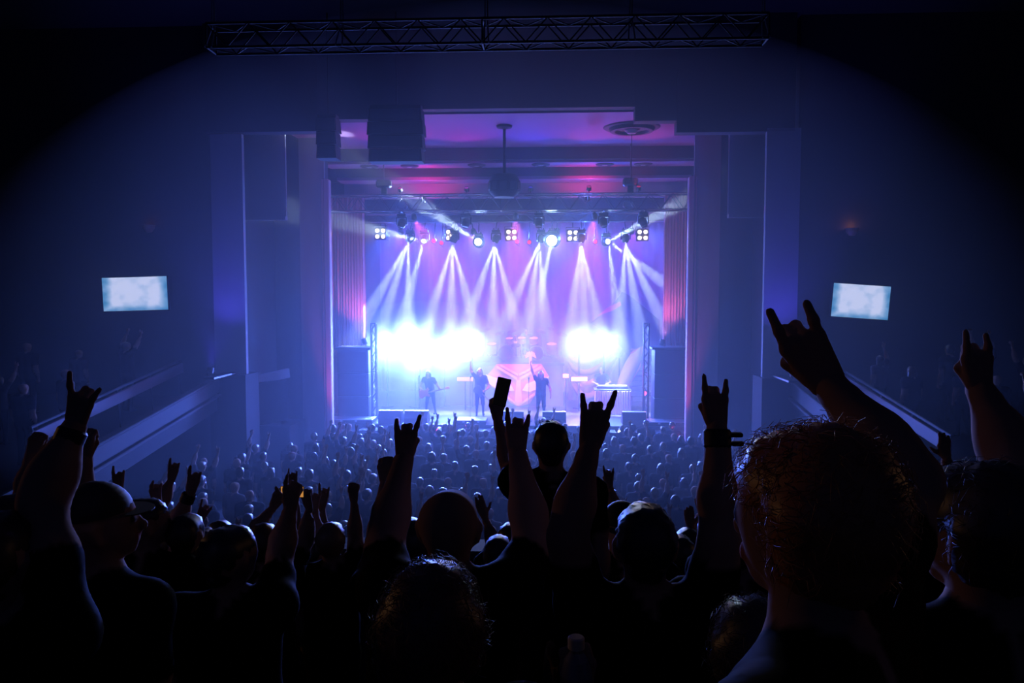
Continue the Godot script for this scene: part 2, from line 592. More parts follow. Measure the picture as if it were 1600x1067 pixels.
# a box girder between two points: four chords and its braces
func truss(label: String, a: Vector3, b: Vector3, side: float, bays: int, group := "", steel: Material = null) -> Node3D:
	var t := thing("lighting_truss", label, "truss", (a + b) / 2.0, 0.0, group)
	if steel == null: steel = mat("steel", Color(0.16, 0.16, 0.17), 0.38, 0.8)
	var x := (b - a).normalized()
	var y := Vector3.UP if absf(x.y) < 0.9 else Vector3.BACK
	var z := x.cross(y).normalized()
	y = z.cross(x).normalized()
	var l := (b - a).length()
	for s in [[-1, -1], [-1, 1], [1, 1], [1, -1]]:
		var o: Vector3 = y * s[0] * side / 2 + z * s[1] * side / 2
		obj("chord", Mb.new().tube([-x * l / 2 + o, x * l / 2 + o], [0.025], 7), steel, t)
	var step := l / bays
	var shapes := []
	for f in 4:
		var u: Vector3 = [y, y, z, z][f]
		var w: Vector3 = [z, -z, y, -y][f]
		for e in [1.0, -1.0]:
			shapes.append(Mb.new().tube([-x * step / 2 + u * e * side / 2 + w * side / 2, x * step / 2 - u * e * side / 2 + w * side / 2], [0.013], 5, false).mesh())
	for i in bays:
		var c := x * (-l / 2 + step * (i + 0.5))
		for f in 4: obj("brace", shapes[f * 2 + i % 2], steel, t, c)
	var frame := Mb.new()
	for s in [[y, z], [z, y]]:
		for e in [-1.0, 1.0]: frame.tube([s[0] * side / 2 + s[1] * e * side / 2, -s[0] * side / 2 + s[1] * e * side / 2], [0.016], 5, false)
	var fm := frame.mesh()
	for i in [0, bays / 2, bays]: obj("end_frame", fm, steel, t, x * (-l / 2 + step * i))
	return t


# moving head: base plate under the bar, yoke, round head with a lens that looks along dir
# a short pipe with a clamp from the top of a lamp to the bar that carries it
func hang(t: Node3D, from: Vector3, to: Vector3) -> void:
	obj("hanging_pipe", Mb.new().tube([from, to - t.position], [0.018], 6), mat("lamp_black", Color(0.015, 0.015, 0.018), 0.45), t)


func moving_head(label: String, at: Vector3, dir: Vector3, lens: Material, group: String) -> Node3D:
	var t := thing("moving_head_lamp", label, "stage lamp", at, 0.0, group)
	var black := mat("lamp_black", Color(0.015, 0.015, 0.018), 0.45)
	dir = dir.normalized()
	obj("base", Mb.new().box(Vector3(0, 0.27, 0), Vector3(0.3, 0.1, 0.26), 0.02).box(Vector3(-0.08, 0.35, 0), Vector3(0.04, 0.08, 0.05)).box(Vector3(0.08, 0.35, 0), Vector3(0.04, 0.08, 0.05)), black, t)
	obj("yoke", Mb.new().box(Vector3(0, 0.2, 0), Vector3(0.34, 0.05, 0.1), 0.015).box(Vector3(-0.165, 0.08, 0), Vector3(0.04, 0.26, 0.1), 0.015).box(Vector3(0.165, 0.08, 0), Vector3(0.04, 0.26, 0.1), 0.015), black, t)
	var b := basis_to(dir)
	obj("head", Mb.new().lathe(Vector3.ZERO, [[0.0, -0.17], [0.08, -0.165], [0.125, -0.11], [0.14, 0.0], [0.125, 0.08], [0.105, 0.15], [0.085, 0.15], [0.085, 0.13], [0.0, 0.13]], 18, b), black, t)
	obj("lens", Mb.new().lathe(dir * 0.132, [[0.084, 0.0], [0.0, 0.02]], 9, b), lens, t)
	return t


func par_can(label: String, at: Vector3, dir: Vector3, lens: Material, group: String, size := 1.0) -> Node3D:
	var t := thing("par_lamp", label, "stage lamp", at, 0.0, group)
	var black := mat("lamp_black", Color(0.015, 0.015, 0.018), 0.45)
	dir = dir.normalized()
	var b := basis_to(dir)
	var s := size
	obj("housing", Mb.new().lathe(Vector3.ZERO, [[0.0, -0.16 * s], [0.06 * s, -0.16 * s], [0.105 * s, -0.1 * s], [0.11 * s, 0.08 * s], [0.098 * s, 0.08 * s], [0.095 * s, 0.05 * s], [0.0, 0.05 * s]], 16, b), black, t)
	obj("lens", Mb.new().lathe(dir * 0.052 * s, [[0.094 * s, 0.0], [0.0, 0.018 * s]], 9, b), lens, t)
	var side := dir.cross(Vector3(0.3, 0.1, 1.0)).normalized()
	obj("bracket", Mb.new().tube([side * 0.12 * s, side * 0.125 * s - Vector3(0, 0.15 * s, 0), -side * 0.125 * s - Vector3(0, 0.15 * s, 0), -side * 0.12 * s], [0.012 * s], 6), black, t)
	return t


# four-lamp audience blinder
func blinder(label: String, at: Vector3, group: String) -> Node3D:
	var t := thing("blinder_lamp", label, "stage lamp", at, 0.0, group)
	var black := mat("lamp_black", Color(0.015, 0.015, 0.018), 0.45)
	obj("housing", Mb.new().box(Vector3(0, 0, -0.06), Vector3(0.46, 0.46, 0.1), 0.02), black, t)
	obj("yoke", Mb.new().tube([Vector3(-0.25, 0, -0.06), Vector3(-0.25, 0.3, -0.06), Vector3(0.25, 0.3, -0.06), Vector3(0.25, 0, -0.06)], [0.014], 6), black, t)
	for x in [-0.11, 0.11]:
		for y in [-0.11, 0.11]:
			var l := obj("lamp", Mb.new().lathe(Vector3(x, y, 0.0), [[0.08, 0.0], [0.0, 0.03]], 9, Basis(Vector3.RIGHT, PI / 2)), glow("blinder_glow", Color(1.0, 0.86, 0.74), 3.0), t)
			obj("ring", Mb.new().lathe(Vector3(x, y, -0.01), [[0.083, 0.0], [0.096, 0.0], [0.096, 0.035], [0.083, 0.035], [0.083, 0.0]], 16, Basis(Vector3.RIGHT, PI / 2)), black, l)
	spot(t, at + Vector3(0, 0, 0.08), at + Vector3(0.0, -3.2, 28.0), Color(1.0, 0.6, 0.36), 14.0, 13, 0.1, 1.0)
	return t


# round strobe lamp on a stand
func strobe(label: String, at: Vector3, floor_y: float, power: float, group: String) -> Node3D:
	var t := thing("strobe_lamp", label, "stage lamp", Vector3(at.x, floor_y, at.z), 0.0, group)
	var black := mat("lamp_black", Color(0.015, 0.015, 0.018), 0.45)
	var y := at.y - floor_y
	var b := Basis(Vector3.RIGHT, PI / 2)
	obj("housing", Mb.new().lathe(Vector3(0, y, 0), [[0.0, -0.26], [0.14, -0.26], [0.24, -0.12], [0.26, 0.03], [0.235, 0.03], [0.23, -0.01], [0.0, -0.01]], 20, b), black, t)
	obj("lamp_glass", Mb.new().lathe(Vector3(0, y, 0.0), [[0.23, 0.0], [0.0, 0.04]], 10, b), glow("strobe_glow", Color(0.86, 0.94, 1.0), 6.0), t)
	obj("yoke", Mb.new().tube([Vector3(-0.28, y, -0.08), Vector3(-0.28, y - 0.32, -0.08), Vector3(0.28, y - 0.32, -0.08), Vector3(0.28, y, -0.08)], [0.016], 6), black, t)
	obj("stand", Mb.new().tube([Vector3(0, 0, -0.08), Vector3(0, y - 0.31, -0.08)], [0.03], 8), black, t)
	obj("base_plate", Mb.new().lathe(Vector3(0, 0, -0.08), [[0.0, 0.04], [0.24, 0.03], [0.25, 0.0]], 16), black, t)
	spot(t, at + Vector3(0, 0, 0.3), at + Vector3(0, -3.4, 8), Color(0.085, 0.17, 1.0), power, 66, 0.2, 1.0)
	spot(t, at + Vector3(0, 0, 0.12), at + Vector3(0, -0.6, 8), Color(0.10, 0.22, 1.0), power * 0.16, 66, 0.15, 1.0)
	return t


func polyp(px: Array, d: float) -> PackedVector2Array:   # outline given in pixels, on the upright plane d metres down the hall
	var out := PackedVector2Array()
	for q in px:
		var p := P(q[0], q[1], d)
		out.append(Vector2(p.x, p.y))
	return out


func panel(called: String, px: Array, d: float, thick: float, m: Material, parent: Node) -> MeshInstance3D:
	var at: Vector3 = parent.position if parent is Node3D and parent != self else Vector3.ZERO
	return obj(called, Mb.new().prism(polyp(px, d), thick, Transform3D(Basis(), Vector3(0, 0, -d))), m, parent, -at)


# box from pixel edges on the plane at depth d, running back by deep
func pbox(x0: float, x1: float, y0: float, y1: float, d: float, deep: float, bev := 0.0) -> Mb:
	var a := P(x0, y1, d)
	var b := P(x1, y0, d)
	return Mb.new().box(Vector3((a.x + b.x) / 2, (a.y + b.y) / 2, -d - deep / 2), Vector3(absf(b.x - a.x), absf(b.y - a.y), deep), bev)


func wbox(x0: float, x1: float, y0: float, y1: float, z0: float, z1: float) -> Mb:
	return Mb.new().box(Vector3(x0 + x1, y0 + y1, z0 + z1) / 2, Vector3(absf(x1 - x0), absf(y1 - y0), absf(z1 - z0)))


# ------------------------------------------------------------------ the scene
func _ready() -> void:
	rng.seed = 77
	cam = Camera3D.new()
	cam.name = "camera"
	cam.fov = 48.0
	cam.near = 0.05
	cam.far = 120.0
	cam.position = EYE
	cam.rotation = Vector3(deg_to_rad(-3.5), deg_to_rad(2.96), 0)
	add_child(cam)
	cam.current = true
	var e := Environment.new()
	e.background_mode = Environment.BG_COLOR
	e.background_color = Color.BLACK
	e.tonemap_mode = Environment.TONE_MAPPER_LINEAR
	e.tonemap_exposure = 1.0
	e.sdfgi_enabled = true
	e.ssao_enabled = true
	e.ssil_enabled = true
	e.volumetric_fog_enabled = true
	e.volumetric_fog_density = 0.0
	var we := WorldEnvironment.new()
	we.name = "environment"
	we.environment = e
	add_child(we)
	build_hall()
	build_stage()
	build_rig()
	build_set()
	build_band()
	build_balcony()
	build_watchers()
	build_crowd()


func build_hall() -> void:
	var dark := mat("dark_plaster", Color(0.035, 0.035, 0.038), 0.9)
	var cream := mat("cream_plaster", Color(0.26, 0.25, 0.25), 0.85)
	var black := mat("black_paint", Color(0.012, 0.012, 0.014), 0.9)
	struct("floor", wbox(-15, 15, -0.2, 0, 4, -36), mat("hall_floor", Color(0.03, 0.03, 0.033), 0.8))
	struct("ceiling", wbox(-15, 15, 13.0, 13.3, 4, -36), dark)
	struct("wall_left", wbox(-15, -14.6, 0, 13, 4, -36), dark)
	struct("wall_right", wbox(14.6, 15, 0, 13, 4, -36), dark)
	struct("wall_rear", wbox(-14.6, 14.6, 0, 13, 3.6, 4), black)
	struct("wall_stage", wbox(-14.6, 14.6, 0, 13, -35.6, -36), black)
	# walls beside the stage arch, each with a pillar, an upper panel and a plain recess below it
	for s in [-1.0, 1.0]:
		var side := "left" if s < 0 else "right"
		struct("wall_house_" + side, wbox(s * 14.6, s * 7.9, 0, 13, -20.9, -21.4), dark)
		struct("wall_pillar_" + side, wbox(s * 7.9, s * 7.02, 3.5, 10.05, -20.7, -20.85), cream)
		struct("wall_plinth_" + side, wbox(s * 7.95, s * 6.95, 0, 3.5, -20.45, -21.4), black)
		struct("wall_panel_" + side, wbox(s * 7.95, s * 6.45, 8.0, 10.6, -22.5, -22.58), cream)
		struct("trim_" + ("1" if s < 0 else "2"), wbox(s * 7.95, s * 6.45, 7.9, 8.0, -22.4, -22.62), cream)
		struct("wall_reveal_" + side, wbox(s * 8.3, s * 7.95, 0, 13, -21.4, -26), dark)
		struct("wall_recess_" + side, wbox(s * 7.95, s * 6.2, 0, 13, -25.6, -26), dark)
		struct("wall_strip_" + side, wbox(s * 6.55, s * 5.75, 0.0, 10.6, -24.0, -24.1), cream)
		struct("trim_" + ("3" if s < 0 else "4"), Mb.new().box(Vector3(s * 5.66, 5.2, -24.0), Vector3(0.18, 8.2, 0.3), 0.03).box(Vector3(s * 5.8, 5.2, -23.97), Vector3(0.07, 8.2, 0.1), 0.02), mat("rose_plaster", Color(0.5, 0.3, 0.34), 0.7))
		struct("wall_wing_" + side, wbox(s * 14.6, s * 7.0, 0, 13, -26, -26.3), black)
	# the header over the arch, with its stepped lower edge
	var head := Mb.new()
	for q in [[320, 497, 207], [497, 575, 187], [575, 992, 172], [992, 1057, 189], [1057, 1242, 207]]:
		var a := P(q[0], q[2], 20.7)
		var b := P(q[1], q[2], 20.7)
		head.box(Vector3((a.x + b.x) / 2, (a.y + 13.0) / 2, -20.9), Vector3(b.x - a.x, 13.0 - a.y, 0.4))
	struct("wall_header", head, dark)
	# flat panelled ceiling behind the header, then two steps down towards the stage
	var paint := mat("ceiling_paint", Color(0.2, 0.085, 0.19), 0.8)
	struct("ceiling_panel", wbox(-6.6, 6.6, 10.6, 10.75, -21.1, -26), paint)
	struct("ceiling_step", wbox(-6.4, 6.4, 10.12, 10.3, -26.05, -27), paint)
	struct("trim_5", wbox(-6.4, 6.4, 10.2, 10.62, -25.9, -26.05), black)  # black strip stands in for shade on the front of the step
	struct("trim_6", wbox(-6.2, 6.2, 9.82, 10.2, -27.0, -27.12), black)  # likewise a black strip for the shaded front of the lower step
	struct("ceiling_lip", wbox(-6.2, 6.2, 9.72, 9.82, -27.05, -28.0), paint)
	struct("wall_fascia", wbox(-6.2, 6.2, 9.2, 9.8, -28.0, -28.2), mat("mauve_plaster", Color(0.25, 0.2, 0.24), 0.8))
	struct("wall_loft", wbox(-7.4, 7.4, 9.8, 13, -28.1, -28.4), black)
	# ceiling roses
	var k := 0
	for q in [[577, 257, 26.5], [640, 258, 26.5], [745, 261, 26.4], [845, 261, 26.4], [945, 259, 26.5], [1005, 259, 26.5]]:
		var p := P(q[0], q[1], q[2])
		var t := thing("ceiling_downlight", ["round unlit downlight, far left of the row above the truss", "round unlit downlight, second from the left above the truss", "round unlit downlight just left of the hanging ball", "round unlit downlight just right of the hanging ball", "round unlit downlight, second from the right above the truss", "round unlit downlight, far right of the row above the truss"][k], "ceiling lamp", Vector3(p.x, 10.12, p.z), 0, "downlights above the truss")
		obj("ring", Mb.new().lathe(Vector3.ZERO, [[0.12, -0.02], [0.2, -0.07], [0.3, -0.03], [0.32, 0.0]], 18), black, t)
		obj("lamp_glass", Mb.new().lathe(Vector3.ZERO, [[0.0, -0.045], [0.1, -0.04], [0.12, -0.02]], 14), mat("dull_glass", Color(0.3, 0.3, 0.3), 0.3), t)
		k += 1
	var r := thing("ceiling_rose", "wide flat ornate ceiling rose at the right of the magenta ceiling", "ceiling rose", Vector3(P(987, 203, 23).x, 10.6, -23.0))
	var prof := [[0.0, -0.1], [0.2, -0.1], [0.26, -0.05], [0.45, -0.05], [0.5, -0.13], [0.62, -0.13], [0.68, -0.04], [0.8, -0.03], [0.84, 0.0]]
	obj("plate", Mb.new().lathe(Vector3.ZERO, prof, 30), dark, r)
	obj("boss", Mb.new().lathe(Vector3.ZERO, [[0.0, -0.2], [0.12, -0.18], [0.2, -0.1]], 18), cream, r)
	obj("cable", Mb.new().tube([Vector3(0, -0.18, 0), Vector3(0, -1.55, 0)], [0.012], 5), black, r)
	var ball := thing("speaker_cluster", "dark round cluster of loudspeakers hanging on a pole above the truss", "loudspeaker", Vector3(P(788, 200, 22.6).x, 10.6, -22.6))
	obj("mount", Mb.new().lathe(Vector3.ZERO, [[0.0, -0.1], [0.08, -0.1], [0.22, -0.06], [0.24, 0.0]], 18), black, ball)
	obj("pole", Mb.new().tube([Vector3(0, -0.05, 0), Vector3(0, -1.5, 0)], [0.045], 8), black, ball)
	obj("cabinet", Mb.new().lathe(Vector3(0, -1.72, 0), [[0.0, -0.36], [0.3, -0.34], [0.46, -0.18], [0.47, 0.1], [0.36, 0.3], [0.0, 0.36]], 10), black, ball)
	for i in 10:
		var w := TAU * (i + 0.5) / 10
		var b := Basis(Vector3.UP, -w + PI / 2)
		obj("grille", Mb.new().box(Vector3(cos(w), 0, sin(w)) * 0.455 + Vector3(0, -1.76, 0), Vector3(0.22, 0.22, 0.02), 0.005, b), mat("grille", Color(0.03, 0.03, 0.035), 0.5, 0.4), ball)
	# flown loudspeakers left of the magenta ceiling
	for q in [["pa_speaker_array", "large black flown loudspeaker array hanging before the magenta ceiling", 576, 664, 172, 255, 4], ["pa_speaker_array", "narrow black flown loudspeaker array left of the larger one", 497, 530, 186, 250, 3]]:
		var a := P(q[2], q[4], 20.1)
		var b := P(q[3], q[5], 20.1)
		var t := thing(q[0], q[1], "loudspeaker", Vector3((a.x + b.x) / 2, b.y, -20.1))
		var hh: float = (a.y - b.y) / q[6]
		for i in q[6]:
			var w: float = (b.x - a.x) * (0.95 + 0.05 * ((i * 7) % 3) / 2.0)
			var cab := obj("cabinet", Mb.new().prism(PackedVector2Array([Vector2(-w / 2, 0.012), Vector2(w / 2, 0.012), Vector2(w / 2 - 0.02, hh - 0.012), Vector2(-w / 2 + 0.02, hh - 0.012)]), 0.5), black, t, Vector3(0, hh * i, 0))
			obj("grille", Mb.new().box(Vector3(0, hh / 2, 0.26), Vector3(w * 0.9, hh * 0.8, 0.03), 0.01), mat("grille", Color(0.03, 0.03, 0.035), 0.5, 0.4), cab)
		obj("flying_bar", Mb.new().box(Vector3(0, a.y - b.y + 0.05, 0), Vector3((b.x - a.x) * 0.9, 0.1, 0.3), 0.02), black, t)
		obj("chain", Mb.new().tube([Vector3(0, a.y - b.y + 0.1, 0), Vector3(0, 12.99 - b.y, 0)], [0.02], 5), black, t)
	# the two screens on the house walls
	var im := Image.create(192, 100, false, Image.FORMAT_RGB8)
	var fn := FastNoiseLite.new()
	fn.seed = 5
	fn.frequency = 0.018
	fn.fractal_octaves = 5
	for y in 100:
		for x in 192:
			var n := fn.get_noise_2d(x, y * 1.4) * 0.5 + 0.5
			var edge := smoothstep(0.0, 0.32, minf(minf(x, 191 - x) / 110.0, minf(y + 26, 99 - y) / 60.0))
			var v := clampf(0.25 + 0.75 * edge + (n - 0.5) * 0.75, 0, 1)
			im.set_pixel(x, y, Color(0.22, 0.5, 0.72).lerp(Color(0.80, 0.84, 0.98), v))
	var sm := StandardMaterial3D.new()
	sm.resource_name = "screen_picture"
	sm.albedo_color = Color.BLACK
	sm.emission_enabled = true
	sm.emission = Color.BLACK
	sm.emission_texture = ImageTexture.create_from_image(im)
	sm.emission_energy_multiplier = 1.0
	for q in [[-1.0, [160, 435], [261, 432], [262, 483], [162, 487], "bright screen of pale cloud picture on the dark wall, left side"], [1.0, [1300, 442], [1389, 448], [1390, 500], [1301, 494], "bright screen of pale cloud picture on the dark wall, right side"]]:
		var dd := 20.4
		var c := (P(q[1][0], q[1][1], dd) + P(q[3][0], q[3][1], dd)) / 2
		var w := P(q[2][0], q[2][1], dd) - P(q[1][0], q[1][1], dd)
		var hgt := P(q[1][0], q[1][1], dd) - P(q[4][0], q[4][1], dd)
		var t := thing("wall_screen", q[5], "screen", c)
		t.rotation.z = atan2(w.y, w.x)
		var W := w.length()
		var H := hgt.length()
		obj("casing", Mb.new().box(Vector3(0, 0, -0.06), Vector3(W + 0.05, H + 0.05, 0.08), 0.01).box(Vector3(0, 0, -0.28), Vector3(0.3, 0.3, 0.4)), black, t)
		var pm := Mb.new()
		pm.quad(Vector3(-W / 2, -H / 2, 0), Vector3(W / 2, -H / 2, 0), Vector3(W / 2, H / 2, 0), Vector3(-W / 2, H / 2, 0), Vector3(0, 0, 1))
		for v in pm.v: pm.uv.append(Vector2(v.x / W + 0.5, 0.5 - v.y / H))
		obj("display", pm, sm, t)
		var al := AreaLight3D.new()
		al.name = "screen_light"
		al.area_size = Vector2(W, H)
		al.light_color = Color(0.62, 0.76, 1.0)
		al.light_energy = 0.25
		al.area_range = 60.0
		al.shadow_enabled = true
		t.add_child(al)
		al.position = Vector3(0, 0, 0.03)
		al.rotation.y = PI
	# wall sconces
	for q in [[233, 357, 0.05, "dim warm wall sconce above the left screen"], [1331, 362, 0.3, "warm glowing wall sconce above the right screen"]]:
		var p := P(q[0], q[1], 20.75)
		var t := thing("wall_sconce", q[3], "wall lamp", Vector3(p.x, p.y, -20.9))
		obj("shade", Mb.new().lathe(Vector3(0, 0, 0.16), [[0.0, -0.12], [0.08, -0.1], [0.15, 0.0], [0.17, 0.09], [0.155, 0.09], [0.0, -0.03]], 16), mat("sconce_shade", Color(0.35, 0.2, 0.1), 0.6), t)
		obj("lamp_bulb", Mb.new().lathe(Vector3(0, 0.04, 0.16), [[0.0, -0.05], [0.045, -0.03], [0.05, 0.01], [0.0, 0.05]], 12), glow("sconce_glow_%.2f" % q[2], Color(1.0, 0.32, 0.1), q[2] * 4.0), t)
		obj("wall_plate", Mb.new().box(Vector3(0, 0, 0.01), Vector3(0.1, 0.22, 0.04), 0.01), dark, t)
		var o := OmniLight3D.new()
		o.name = "sconce_light"
		o.light_color = Color(1.0, 0.32, 0.1).linear_to_srgb()
		o.light_energy = q[2] * 0.12
		o.light_size = 0.05
		o.omni_range = 60
		o.omni_attenuation = 2.0
		o.shadow_enabled = true
		t.add_child(o)
		o.position = Vector3(0, 0.16, 0.16)
	# wall lamps beside the balcony that warm the edges of the nearest people
	for q in [[-14.55, 6.0, "warm wall lamp on the left wall beside the balcony"], [14.55, 1.6, "warm wall lamp on the right wall beside the balcony"]]:
		var t := thing("wall_sconce", q[2], "wall lamp", Vector3(q[0], 6.6, -8.2))
		var sx := -signf(q[0])
		obj("shade", Mb.new().lathe(Vector3(sx * 0.16, 0, 0), [[0.0, -0.12], [0.08, -0.1], [0.15, 0.0], [0.17, 0.09], [0.155, 0.09], [0.0, -0.03]], 16), mat("sconce_shade", Color(0.35, 0.2, 0.1), 0.6), t)
		obj("lamp_bulb", Mb.new().lathe(Vector3(sx * 0.16, 0.04, 0), [[0.0, -0.05], [0.045, -0.03], [0.05, 0.01], [0.0, 0.05]], 12), glow("sconce_glow_side", Color(1.0, 0.5, 0.2), 0.45), t)
		obj("wall_plate", Mb.new().box(Vector3(sx * 0.01, 0, 0), Vector3(0.04, 0.22, 0.1), 0.01), dark, t)
		spot(t, t.position + Vector3(sx * 0.36, 0.12, 0), Vector3(0.6, 4.9, -2.0), Color(1.0, 0.48, 0.2), q[1], 24, 0.12, 1.0)
	# side balconies: sloping floors with two rails each
	var board := mat("balcony_paint", Color(0.085, 0.08, 0.085), 0.85)
	for s in [-1.0, 1.0]:
		var side := "left" if s < 0 else "right"
		var pitch := 0.13
		var mid := Vector3(s * 11.2, 2.0, -14.5)
		var bs := Basis(Vector3.RIGHT, pitch)
		struct("floor_side_" + side, Mb.new().box(mid, Vector3(6.8, 0.2, 12.4), 0.0, bs), dark)
		var rail := thing("side_balcony", "painted front of the side balcony, %s side" % side, "balcony", mid)
		obj("board", Mb.new().box(bs * Vector3(-s * 3.45, 0.42, -3.1), Vector3(0.12, 0.36, 6.2), 0.02, bs), board, rail)
		obj("moulding", Mb.new().box(bs * Vector3(-s * 3.47, 0.17, -3.1), Vector3(0.2, 0.07, 6.2), 0.02, bs), board, rail)
		obj("skirt", Mb.new().box(bs * Vector3(-s * 3.42, 0.2, 0), Vector3(0.06, 0.9, 12.4), 0.0, bs), dark, rail)
		obj("cap_rail", Mb.new().box(bs * Vector3(-s * 3.45, 0.64, -3.1), Vector3(0.22, 0.06, 6.2), 0.02, bs), board, rail)
		var up := thing("balcony_rail", "upper rail with board on the side balcony, %s side" % side, "balcony", mid)
		obj("board", Mb.new().box(bs * Vector3(-s * 2.5, 0.92, -3.0), Vector3(0.06, 0.26, 6.2), 0.01, bs), mat("mauve_board", Color(0.16, 0.1, 0.12), 0.7), up)
		obj("hand_rail", Mb.new().tube([bs * Vector3(-s * 2.5, 1.14, -6.0), bs * Vector3(-s * 2.5, 1.14, 0.1)], [0.035], 8), mat("rail_iron", Color(0.06, 0.06, 0.07), 0.75, 0.2), up)
		for i in 5:
			obj("post", Mb.new().tube([bs * Vector3(-s * 2.5, 0.1, -5.9 + i * 1.49), bs * Vector3(-s * 2.5, 1.14, -5.9 + i * 1.49)], [0.022], 6), mat("rail_iron", Color(0.06, 0.06, 0.07), 0.75, 0.2), up)
	# a short piece of box front in the recess by the stage, left
	var bf := thing("box_front", "short pale front of the theatre box left of the stage", "balcony", P(420, 590, 23.2))
	obj("board", Mb.new().box(Vector3.ZERO, Vector3(0.14, 0.3, 1.6), 0.02, Basis(Vector3.UP, -0.5) * Basis(Vector3.RIGHT, 0.1)), cream, bf)
	obj("bracket", Mb.new().box(Vector3(0.0, -0.75, 0), Vector3(0.3, 1.3, 1.2), 0.02, Basis(Vector3.UP, -0.5)), black, bf)
	struct("wall_box_base", wbox(-8.0, -6.5, 0, bf.position.y - 1.405, -22.6, -24.0), black)


func build_stage() -> void:
	var black := mat("black_paint", Color(0.012, 0.012, 0.014), 0.9)
	struct("floor_stage", wbox(-8, 8, 0, STAGE_Y, -25.6, -35.6), mat("stage_deck", Color(0.035, 0.03, 0.033), 0.5))
	# denser haze over the stage
	haze("stage_haze", "pale smoke haze hanging over the whole stage", -14.4, 14.4, 0.02, 9.15, -26.35, -35.55, STAGE_HAZE)
	# smoke rolling round the strobes
	puff("smoke_cloud", "thick smoke glowing white round the strobes left of the drums", P(662, 533, 29.2), Vector3(5.6, 3.2, 2.2), SMOKE * 1.4)
	puff("smoke_cloud", "thick smoke glowing white round the two strobes right of the drums", P(926, 532, 29.2), Vector3(3.4, 2.4, 2.0), SMOKE)
	# thin haze in the hall
	puff("hall_haze", "thin blue haze in the air between balcony and stage", Vector3(0, 3.3, -23.6), Vector3(32.0, 20.4, 25.6), HAZE * 0.95)
	# pleated curtains at both sides
	for s in [-1.0, 1.0]:
		var m := Mb.new()
		var pts := []
		for i in 61:
			var x := -0.62 + 1.24 * i / 60.0
			pts.append(Vector3(s * 6.0 + x, 0, -27.7 + 0.07 * sin(i * 1.25) + 0.02 * sin(i * 0.7)))
		for i in 60:
			var a: Vector3 = pts[i]
			var b: Vector3 = pts[i + 1]
			var n0 := Vector3(0, 0, 0)
			var ta: Vector3 = (pts[i + 1] - pts[maxi(i - 1, 0)]).normalized()
			var tb: Vector3 = (pts[mini(i + 2, 60)] - pts[i]).normalized()
			n0 = Vector3(-ta.z, 0, ta.x); var n1 := Vector3(-tb.z, 0, tb.x)
			for off in [0.0, -0.02]:
				var o := Vector3(0, 0, off)
				var sg := 1.0 if off == 0.0 else -1.0
				var y0 := Vector3(0, STAGE_Y + 0.02, 0)
				var y1 := Vector3(0, 9.2, 0)
				m.tri(a + y0 + o, b + y0 + o, b + y1 + o, n0 * sg, n1 * sg, n1 * sg)
				m.tri(a + y0 + o, b + y1 + o, a + y1 + o, n0 * sg, n1 * sg, n0 * sg)
		var cm := mat("rose_curtain", Color(0.42, 0.16, 0.2), 0.85)
		tag(obj("stage_curtain", m, cm), "tall pleated rose curtain hanging at the %s edge of the stage" % ("left" if s < 0 else "right"), "curtain", "stage side curtains")
	# back cloth, softly waved
	var bc := Mb.new()
	for i in 96:
		var x0 := -6.4 + 12.8 * i / 96.0
		var x1 := -6.4 + 12.8 * (i + 1) / 96.0
		var z0 := -34.6 + 0.05 * sin(x0 * 5.0) + 0.03 * sin(x0 * 13.0)
		var z1 := -34.6 + 0.05 * sin(x1 * 5.0) + 0.03 * sin(x1 * 13.0)
		var n0 := Vector3(-(0.25 * cos(x0 * 5.0) + 0.39 * cos(x0 * 13.0)), 0, 1).normalized()
		var n1 := Vector3(-(0.25 * cos(x1 * 5.0) + 0.39 * cos(x1 * 13.0)), 0, 1).normalized()
		for off in [0.0, -0.02]:
			var sg := 1.0 if off == 0.0 else -1.0
			m_wall(bc, Vector3(x0, STAGE_Y, z0 + off), Vector3(x1, STAGE_Y, z1 + off), 7.6, n0 * sg, n1 * sg)
	tag(obj("back_cloth", bc, mat("back_cloth", Color(0.35, 0.3, 0.42), 0.9)), "wide hanging back cloth behind the drum riser", "curtain")
	# speaker stacks either side
	var box := mat("cabinet_black", Color(0.02, 0.02, 0.024), 0.6)
	var gr := mat("grille", Color(0.03, 0.03, 0.035), 0.5, 0.4)
	for q in [[521, 570, 516, 573, "tall dark speaker stack with a flat top at the left stage edge"], [1026, 1073, 1021, 1077, "tall dark speaker stack with a flat top at the right stage edge"]]:
		var a := P(q[0], 548, 26.0)
		var b := P(q[1], 548, 26.0)
		var t := thing("speaker_stack", q[4], "loudspeaker", Vector3((a.x + b.x) / 2, STAGE_Y, -26.9))
		var hh := a.y - STAGE_Y
		for i in 3:
			var cab := obj("cabinet", Mb.new().box(Vector3(0, hh / 3 * (i + 0.5), 0), Vector3(b.x - a.x, hh / 3 - 0.012, 0.9), 0.015), box, t)
			obj("grille", Mb.new().box(Vector3(0, hh / 3 * (i + 0.5), 0.455), Vector3(b.x - a.x - 0.1, hh / 3 - 0.1, 0.03), 0.01), gr, cab)
		obj("top_board", Mb.new().box(Vector3(0, hh + 0.04, 0), Vector3(P(q[3], 548, 26).x - P(q[2], 548, 26).x, 0.08, 1.0), 0.01), box, t)
	# upright lattice poles next to the stacks
	for q in [[584.0, "thin lattice mast beside the left speaker stack"], [1010.0, "thin lattice mast beside the right speaker stack"]]:
		var p := P(q[0], 505, 26.6)
		truss(q[1], Vector3(p.x, STAGE_Y + 0.02, -26.6), Vector3(p.x, p.y, -26.6), 0.16, 14, "lattice masts")
	# wedges and low boxes along the stage front
	var pale := mat("aluminium_top", Color(0.5, 0.5, 0.52), 0.4, 0.6)
